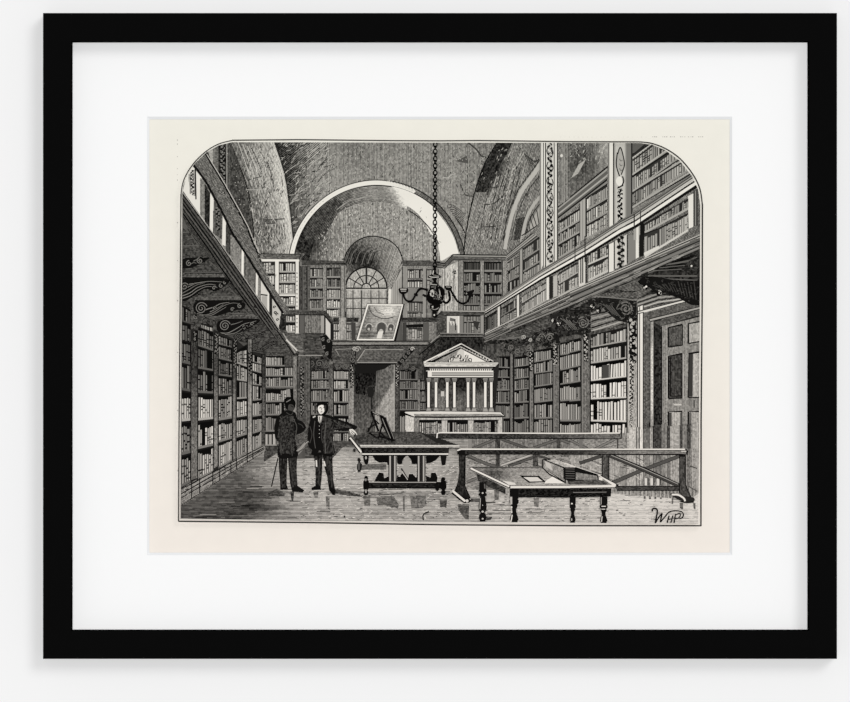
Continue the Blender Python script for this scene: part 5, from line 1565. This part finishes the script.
eng(A('o', 445, 400, 482, 410, 484, 452, 445, 432), .35, 90, 1.3, .15)
eng(A('o', 482, 402, 850, 400) + A('p', 255, 400, 258, 445, 0, 452) + A('o', 484, 452), .9, 0, 1.3, .14)
line(A('o', 484, 452, 850, 454) + A('p', 0, 454, 256, 448), .9, .95); line(A('p', 20, 425, 235, 422), .7, .5)
poly(A('p', 230, 400, 258, 400, 258, 448, 230, 450), .92)
def turned(tile, cx_, y0, y1, w, prof):
    """turned table leg from a profile of (height fraction, half width)"""
    k = TILES[tile][2]
    L = [A(tile, cx_ - w * h, y0 + (y1 - y0) * f)[0] for f, h in prof]
    R = [A(tile, cx_ + w * h, y0 + (y1 - y0) * f)[0] for f, h in prof]
    poly(L + R[::-1], .93)
    return
prf = ((0, .85), (.18, .8), (.2, .95), (.24, .95), (.26, .6), (.3, 1), (.34, 1), (.36, .55), (.42, .7), (.62, 1.0), (.72, .9), (.78, .45), (.82, .8), (.9, .95), (1, .6))
turned('o', 300, 360, 608, 26, prf)
for y, r in ((428, 9), (545, 11), (590, 9), (505, 5)):
    ell(*A('o', 300, y)[0], r / 6.3 * .7, r / 6.3 * .6, .2, 8)
line(A('o', 286, 460, 282, 530), .8, .3); line(A('o', 312, 370, 314, 400), 1.2, .6)
prg = ((0, 1.0), (.28, 1.0), (.3, .8), (.34, 1.05), (.42, 1.0), (.45, .7), (.5, .8), (.6, .5), (.68, .5), (.8, .8), (.9, 1.0), (.95, .75), (1, .8))
turned('o', 498, 400, 618, 28, prg)
poly(A('o', 472, 452, 486, 452, 486, 500, 474, 500), .25); line(A('o', 480, 510, 482, 555), 1.4, .25); line(A('o', 486, 565, 478, 610), 1.2, .1); ell(*A('o', 482, 517)[0], .9, .7, .05); ell(*A('o', 482, 548)[0], .9, .7, .1)
turned('p', 17, 452, 615, 19, prg)
ell(*A('p', 12, 495)[0], .9, .8, .1); ell(*A('p', 10, 595)[0], .8, 1.4, .35)
turned('p', 212, 452, 620, 24, prg)
line(A('p', 196, 455, 196, 500), .9, .35); line(A('p', 198, 512, 226, 512), .9, .1); line(A('p', 198, 530, 222, 530), .8, .15); line(A('p', 202, 575, 198, 610), 1.1, .2)
P('engraved_picture', 'small framed sheet lying flat on the small table')
poly(A('o', 532, 318, 655, 320, 698, 358, 590, 364), .95)
poly(A('o', 556, 328, 645, 328, 678, 354, 598, 356), .12)
P('engraved_box', 'long box with an open dark end on the small table')
poly(A('o', 680, 215, 725, 212, 820, 270, 825, 362, 812, 362, 690, 275), .9)
eng(A('o', 682, 220, 815, 275, 815, 355, 690, 275), .42, 60, 1.3, .2)
poly(A('o', 690, 225, 730, 245, 740, 290, 700, 262), .2)
poly(A('w', 112, 334, 122, 315, 178, 280, 225, 300, 275, 335), .04)
line(A('w', 98, 150, 98, 215, 150, 265, 275, 332), 1.2, .9)
eng(A('w', 120, 158, 190, 150, 265, 175, 525, 268, 345, 212, 262, 212), .25, 20, 1.3, .12)
line(A('w', 115, 155, 262, 212), 1.0, .9); line(A('w', 265, 178, 400, 225, 545, 275), 1.3, .1)
poly(A('w', 258, 210, 350, 212, 525, 270, 530, 308, 390, 312, 300, 318, 258, 300), .92)
for k in range(9):
    line(A('w', 275, 222 + k * 9, 345, 224 + k * 9), .6, (.6, .95)[k % 2])
eng(A('w', 355, 250, 522, 278, 524, 306, 355, 308), .5, 90, 1.2, .25)
line(A('w', 350, 212, 525, 270), 1.1, .94); line(A('w', 520, 270, 528, 308), .8, .92); line(A('w', 300, 320, 530, 310), 1.0, .92)
eng(A('w', 290, 318, 530, 310, 570, 320, 600, 340, 300, 340), .7, 0, 1.2, .2)
poly(A('w', 535, 285, 560, 295, 560, 312, 532, 308), .05)
# ---- chandelier
P('engraved_chandelier', 'black chandelier with curling arms hanging on a long chain')
yy = 142
k = 0
while yy < 268:
    if k % 2 == 0:
        o_ = arc(435.2 - (yy - 142) * .003, yy + 2.6, 1.75, 0, 360, 12, 2.9)
        put(line_q(o_, 1.15, .96))
    else:
        line([(435.2, yy), (435.2, yy + 4.4)], 1.7, .96)
    yy += 3.55
    k += 1
blob(A('s', 385, 10, 408, 10, 405, 50, 420, 85, 460, 110, 455, 130, 420, 135, 415, 165, 430, 200, 370, 200, 385, 165, 380, 135, 335, 130, 332, 108, 372, 85), .95)
curve(A('s', 340, 112, 375, 122, 440, 120), 1.0, .25); line(A('s', 385, 55, 378, 95), .8, .1); line(A('s', 380, 100, 440, 108), .7, .5)
blob(A('s', 350, 205, 400, 185, 440, 205, 480, 250, 490, 320, 475, 380, 430, 395, 350, 385, 315, 340, 325, 280, 345, 240), .96, 6)
blob(A('s', 352, 262, 378, 245, 392, 270, 384, 318, 370, 315, 350, 300), .2); ell(*A('s', 372, 290)[0], .9, 1.8, .9); line(A('s', 365, 195, 420, 198), 1, .35)
curve(A('s', 440, 240, 450, 290, 440, 330), 1.1, .3); curve(A('s', 415, 270, 425, 320, 440, 350), .7, .5); line(A('s', 360, 220, 410, 218), .8, .45)
blob(A('s', 355, 395, 450, 395, 448, 430, 425, 470, 418, 490, 422, 515, 395, 528, 370, 512, 375, 470, 352, 430), .95)
ell(*A('s', 376, 418)[0], .9, .9, .2); curve(A('s', 365, 435, 400, 445, 440, 425), .7, .4); ell(*A('s', 393, 500)[0], .8, .9, .15); line(A('s', 405, 445, 430, 435), .8, .4)
curve(A('s', 330, 255, 270, 238, 230, 260, 200, 310, 170, 355, 125, 360, 95, 330, 85, 290), 1.96, .95, n=8)
curve(A('s', 330, 245, 290, 238, 255, 232, 225, 255), 1.54, .95)
line(A('s', 190, 290, 228, 305), 2.2, .95)
curve(A('s', 330, 330, 300, 305, 275, 300), 1.8, .95); line(A('s', 280, 295, 305, 315), 2, .95)
blob(A('s', 40, 232, 125, 232, 128, 270, 95, 290, 60, 290, 42, 268), .95, 3)
poly(A('s', 52, 236, 116, 236, 114, 250, 54, 250), .3); line(A('s', 60, 262, 110, 262), .9, .35)
curve(A('s', 470, 350, 510, 380, 545, 350, 545, 300, 535, 260), 2.24, .95, n=8)
curve(A('s', 555, 245, 590, 310, 630, 365, 680, 385, 725, 365, 745, 320, 770, 270), 2.10, .95, n=8); line(A('s', 572, 295, 602, 320), 2.2, .95)
curve(A('s', 420, 200, 480, 240, 495, 300), 1.54, .95)
blob(A('s', 495, 208, 565, 212, 568, 235, 555, 258, 525, 255, 500, 235), .94, 3); line(A('s', 510, 218, 555, 222), .8, .35)
blob(A('s', 690, 255, 725, 265, 790, 245, 785, 270, 755, 310, 715, 300, 700, 285), .94, 3); ell(*A('s', 715, 285)[0], .7, .9, .4)
carve(A('s', 330, 250, 360, 205, 440, 205, 480, 260, 485, 330, 450, 385, 350, 380), 34, .45, .95, .5, 1.3)
curve(A('s', 350, 150, 395, 158, 440, 148), .8, .5); poly(A('s', 372, 138, 422, 138, 410, 165, 384, 165), .95)
# ---- the two men
P('engraved_person', 'man in a dark coat seen from behind, holding a walking stick')
line(A('q', 75, 430, 55, 520, 38, 595), 1.2, .93)
poly(A('q', 122, 28, 145, 22, 150, 70, 128, 78), .42)
blob(A('q', 112, 90, 130, 70, 160, 75, 178, 100, 178, 120, 165, 150, 135, 150, 118, 125), .95)
blob(A('q', 140, 115, 165, 118, 168, 145, 150, 155, 135, 145), .74); curve(A('q', 120, 150, 140, 160, 165, 158), 1.0, .5); line(A('q', 125, 100, 150, 85), .9, .5); line(A('q', 150, 120, 165, 130), .9, .9)
coat1 = A('q', 125, 148, 90, 170, 65, 200, 55, 250, 60, 310, 80, 340, 75, 420, 130, 428, 190, 418, 188, 370, 175, 300, 215, 280, 240, 250, 220, 215, 190, 200, 180, 165, 155, 152)
blob(coat1, .93, 4)
eng(A('q', 90, 190, 165, 180, 170, 280, 170, 400, 90, 400, 75, 300), .83, 75, 1.4, .28)
carve(A('q', 80, 180, 180, 170, 180, 400, 80, 400), 40, .66, .95, .8, 1.8)
curve(A('q', 160, 190, 185, 240, 178, 300), .7, .68); curve(A('q', 100, 300, 90, 360, 95, 410), .7, .72); curve(A('q', 150, 310, 155, 370, 160, 415), .7, .72); curve(A('q', 125, 160, 150, 175, 165, 160), .7, .74)
curve(A('q', 85, 215, 100, 195, 125, 180), .7, .74); curve(A('q', 195, 225, 215, 235, 225, 250), .7, .74)
poly(A('q', 80, 425, 132, 428, 128, 500, 126, 580, 135, 608, 90, 612, 88, 560, 82, 490), .94); curve(A('q', 105, 440, 108, 510, 112, 580), .7, .74)
poly(A('q', 134, 428, 188, 420, 185, 500, 190, 590, 230, 615, 222, 628, 160, 625, 148, 580, 140, 500), .92); curve(A('q', 166, 430, 170, 500, 172, 580), 1.4, .5); line(A('q', 170, 432, 168, 460), 1.1, .15)
curve(A('q', 150, 440, 155, 520, 160, 600), .7, .74)
eng(A('q', 86, 430, 126, 432, 120, 600, 96, 600), .86, 85, 1.4, .24)
eng(A('q', 142, 430, 182, 424, 182, 590, 158, 600), .82, 85, 1.4, .26)
P('engraved_person', 'clean-faced man in an open frock coat resting a hand on the table')
blob(A('q', 300, 120, 325, 98, 355, 100, 370, 120, 368, 150, 350, 175, 320, 172), .95)
blob(A('q', 313, 124, 332, 116, 352, 124, 351, 145, 338, 166, 322, 170, 311, 150, 309, 137), .03)
poly(A('q', 342, 118, 358, 120, 356, 150, 348, 158, 346, 138), .8)
line(A('q', 318, 135, 330, 132), .8, .9); line(A('q', 325, 158, 336, 156), .8, .8); ell(*A('q', 345, 132)[0], .8, .5, .9, 6); line(A('q', 333, 135, 330, 148), .6, .6)
coat2 = A('q', 310, 172, 275, 190, 258, 230, 250, 300, 255, 360, 275, 380, 270, 405, 300, 410, 320, 380, 345, 415, 400, 410, 408, 380, 395, 330, 390, 268, 468, 270, 520, 262, 540, 245, 500, 225, 430, 200, 370, 175, 340, 175)
blob(coat2, .93, 4)
eng(A('q', 330, 180, 440, 215, 510, 245, 400, 260, 395, 400, 345, 400), .85, 70, 1.4, .28)
poly(A('q', 310, 180, 335, 180, 325, 230, 312, 210), .12); line(A('q', 318, 185, 325, 235), .8, .8)
curve(A('q', 292, 210, 285, 290, 295, 370), .7, .68); curve(A('q', 355, 220, 350, 300, 355, 400), .7, .62); curve(A('q', 335, 240, 330, 300, 338, 340), .7, .74)
for y in (240, 262, 284, 306):
    ell(*A('q', 318, y)[0], .5, .5, .3, 6)
curve(A('q', 400, 205, 440, 235, 500, 250), .7, .72); curve(A('q', 385, 300, 395, 350, 400, 400), .7, .72); line(A('q', 280, 190, 295, 182), 1.3, .2); curve(A('q', 262, 240, 275, 290, 262, 340), .7, .74)
poly(A('q', 285, 405, 335, 390, 335, 480, 330, 560, 325, 600, 330, 612, 275, 615, 272, 602, 295, 590, 298, 500), .94)
poly(A('q', 338, 400, 395, 408, 395, 470, 400, 560, 412, 620, 410, 645, 395, 642, 375, 615, 365, 540, 345, 470), .94)
eng(A('q', 290, 420, 330, 410, 322, 590, 302, 590), .86, 85, 1.4, .24)
eng(A('q', 348, 415, 390, 420, 402, 610, 380, 590), .86, 85, 1.4, .24)
line(A('q', 300, 440, 302, 478), 1.5, .1); line(A('q', 345, 445, 352, 475), 1.5, .1); curve(A('q', 320, 430, 318, 500, 312, 580), .7, .74); curve(A('q', 375, 440, 385, 520, 392, 600), .7, .74)
blob(A('r', 30, 208, 55, 205, 80, 230, 85, 248, 70, 235, 62, 245, 45, 240, 35, 225), .08, 4)
line(A('r', 45, 215, 78, 240), .6, .8); line(A('r', 42, 226, 60, 243), .6, .8)
curve(A('q', 185, 385, 210, 375, 240, 340, 255, 330), 1.0, .35); curve(A('q', 190, 392, 220, 378, 245, 355), .7, .68)
# ---- printed border, monogram, offset marks
CLIP_ON = False
P('engraved_border', 'thin black ruled border with rounded upper corners')
line([(178.6, 521.4), (305, 522.6), (440, 524.8), (570, 525.8), (701.4, 525.8)], 1.2, .88)
line([(180.8, 194), (180.4, 250), (179.6, 350), (178.8, 440), (178.4, 521.6)], .9, .8)
line([(182.6, 200), (181.6, 350), (180.8, 519)], .6, .6)
curve([(180.8, 200), (181.4, 190), (183.6, 180.5), (188.5, 170.5), (196.5, 160), (207.5, 150.2), (219.5, 143.6), (232, 140.4)], .9, .85)
line([(232, 140.2), (300, 139.6), (390, 140.6), (440, 140.8), (480, 140.5), (570, 141.6), (640, 141.8)], 1.2, .72)
curve([(640, 141.8), (652, 143.4), (666, 148.8), (680.5, 159), (693, 174.4), (700, 189), (702.6, 206)], 1.1, .88)
line([(702.5, 204), (702.3, 300), (701.2, 420), (701.0, 525.8)], 1.3, .85)
P('engraved_monogram', 'handwritten W H P monogram of the engraver')
for c, w in (((518, 545, 520, 530, 535, 525, 550, 540, 540, 600, 538, 618), 1.5), ((538, 618, 560, 580, 580, 555), 1.2), ((580, 555, 572, 595, 570, 612), 1.5), ((570, 612, 600, 575, 625, 548, 660, 540, 700, 545, 714, 562, 708, 582, 690, 590), 1.2),
              ((625, 570, 618, 592, 612, 615), 1.2), ((648, 570, 642, 592, 636, 615), 1.2), ((618, 594, 646, 590), 1.1), ((665, 560, 660, 590, 655, 618), 1.2), ((668, 566, 690, 556, 694, 572, 680, 588, 660, 590), 1.1)):
    curve(A('p', *c), w, .95)
P('paper_foxing', 'faint rows of grey specks near the edge of the paper')
for k in range(26):
    x = 652 + k * 2.0 + rnd.uniform(-.4, .4)
    if k % 9 not in (3, 4, 8):
        poly([(x, 136.5), (x + 1.1, 136.5), (x + 1.1, 137.2), (x, 137.2)], rnd.uniform(.15, .45))
for y in (139.5, 143.5, 156, 168, 174, 179.5, 222, 260, 300, 352, 410, 470):
    poly([(177.0, y), (177.8, y), (177.8, y + 1.2), (177.0, y + 1.2)], rnd.uniform(.1, .3))
for k in range(20):
    x = 560 + k * 4.5
    poly([(x, 136.8), (x + 1, 136.8), (x + 1, 137.3), (x, 137.3)], rnd.uniform(.03, .12))

# ------------------------------------------------------------------ build the inked shapes
for part in PARTS:
    if not part['f']:
        continue
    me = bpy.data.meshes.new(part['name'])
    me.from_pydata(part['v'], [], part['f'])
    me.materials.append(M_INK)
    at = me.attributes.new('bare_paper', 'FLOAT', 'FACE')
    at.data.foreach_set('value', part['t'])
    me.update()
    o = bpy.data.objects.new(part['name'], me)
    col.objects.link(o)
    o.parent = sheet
    if part['label']:
        o['label'] = part['label']
    if part['name'] == 'paper_foxing':
        o['kind'] = 'stuff'
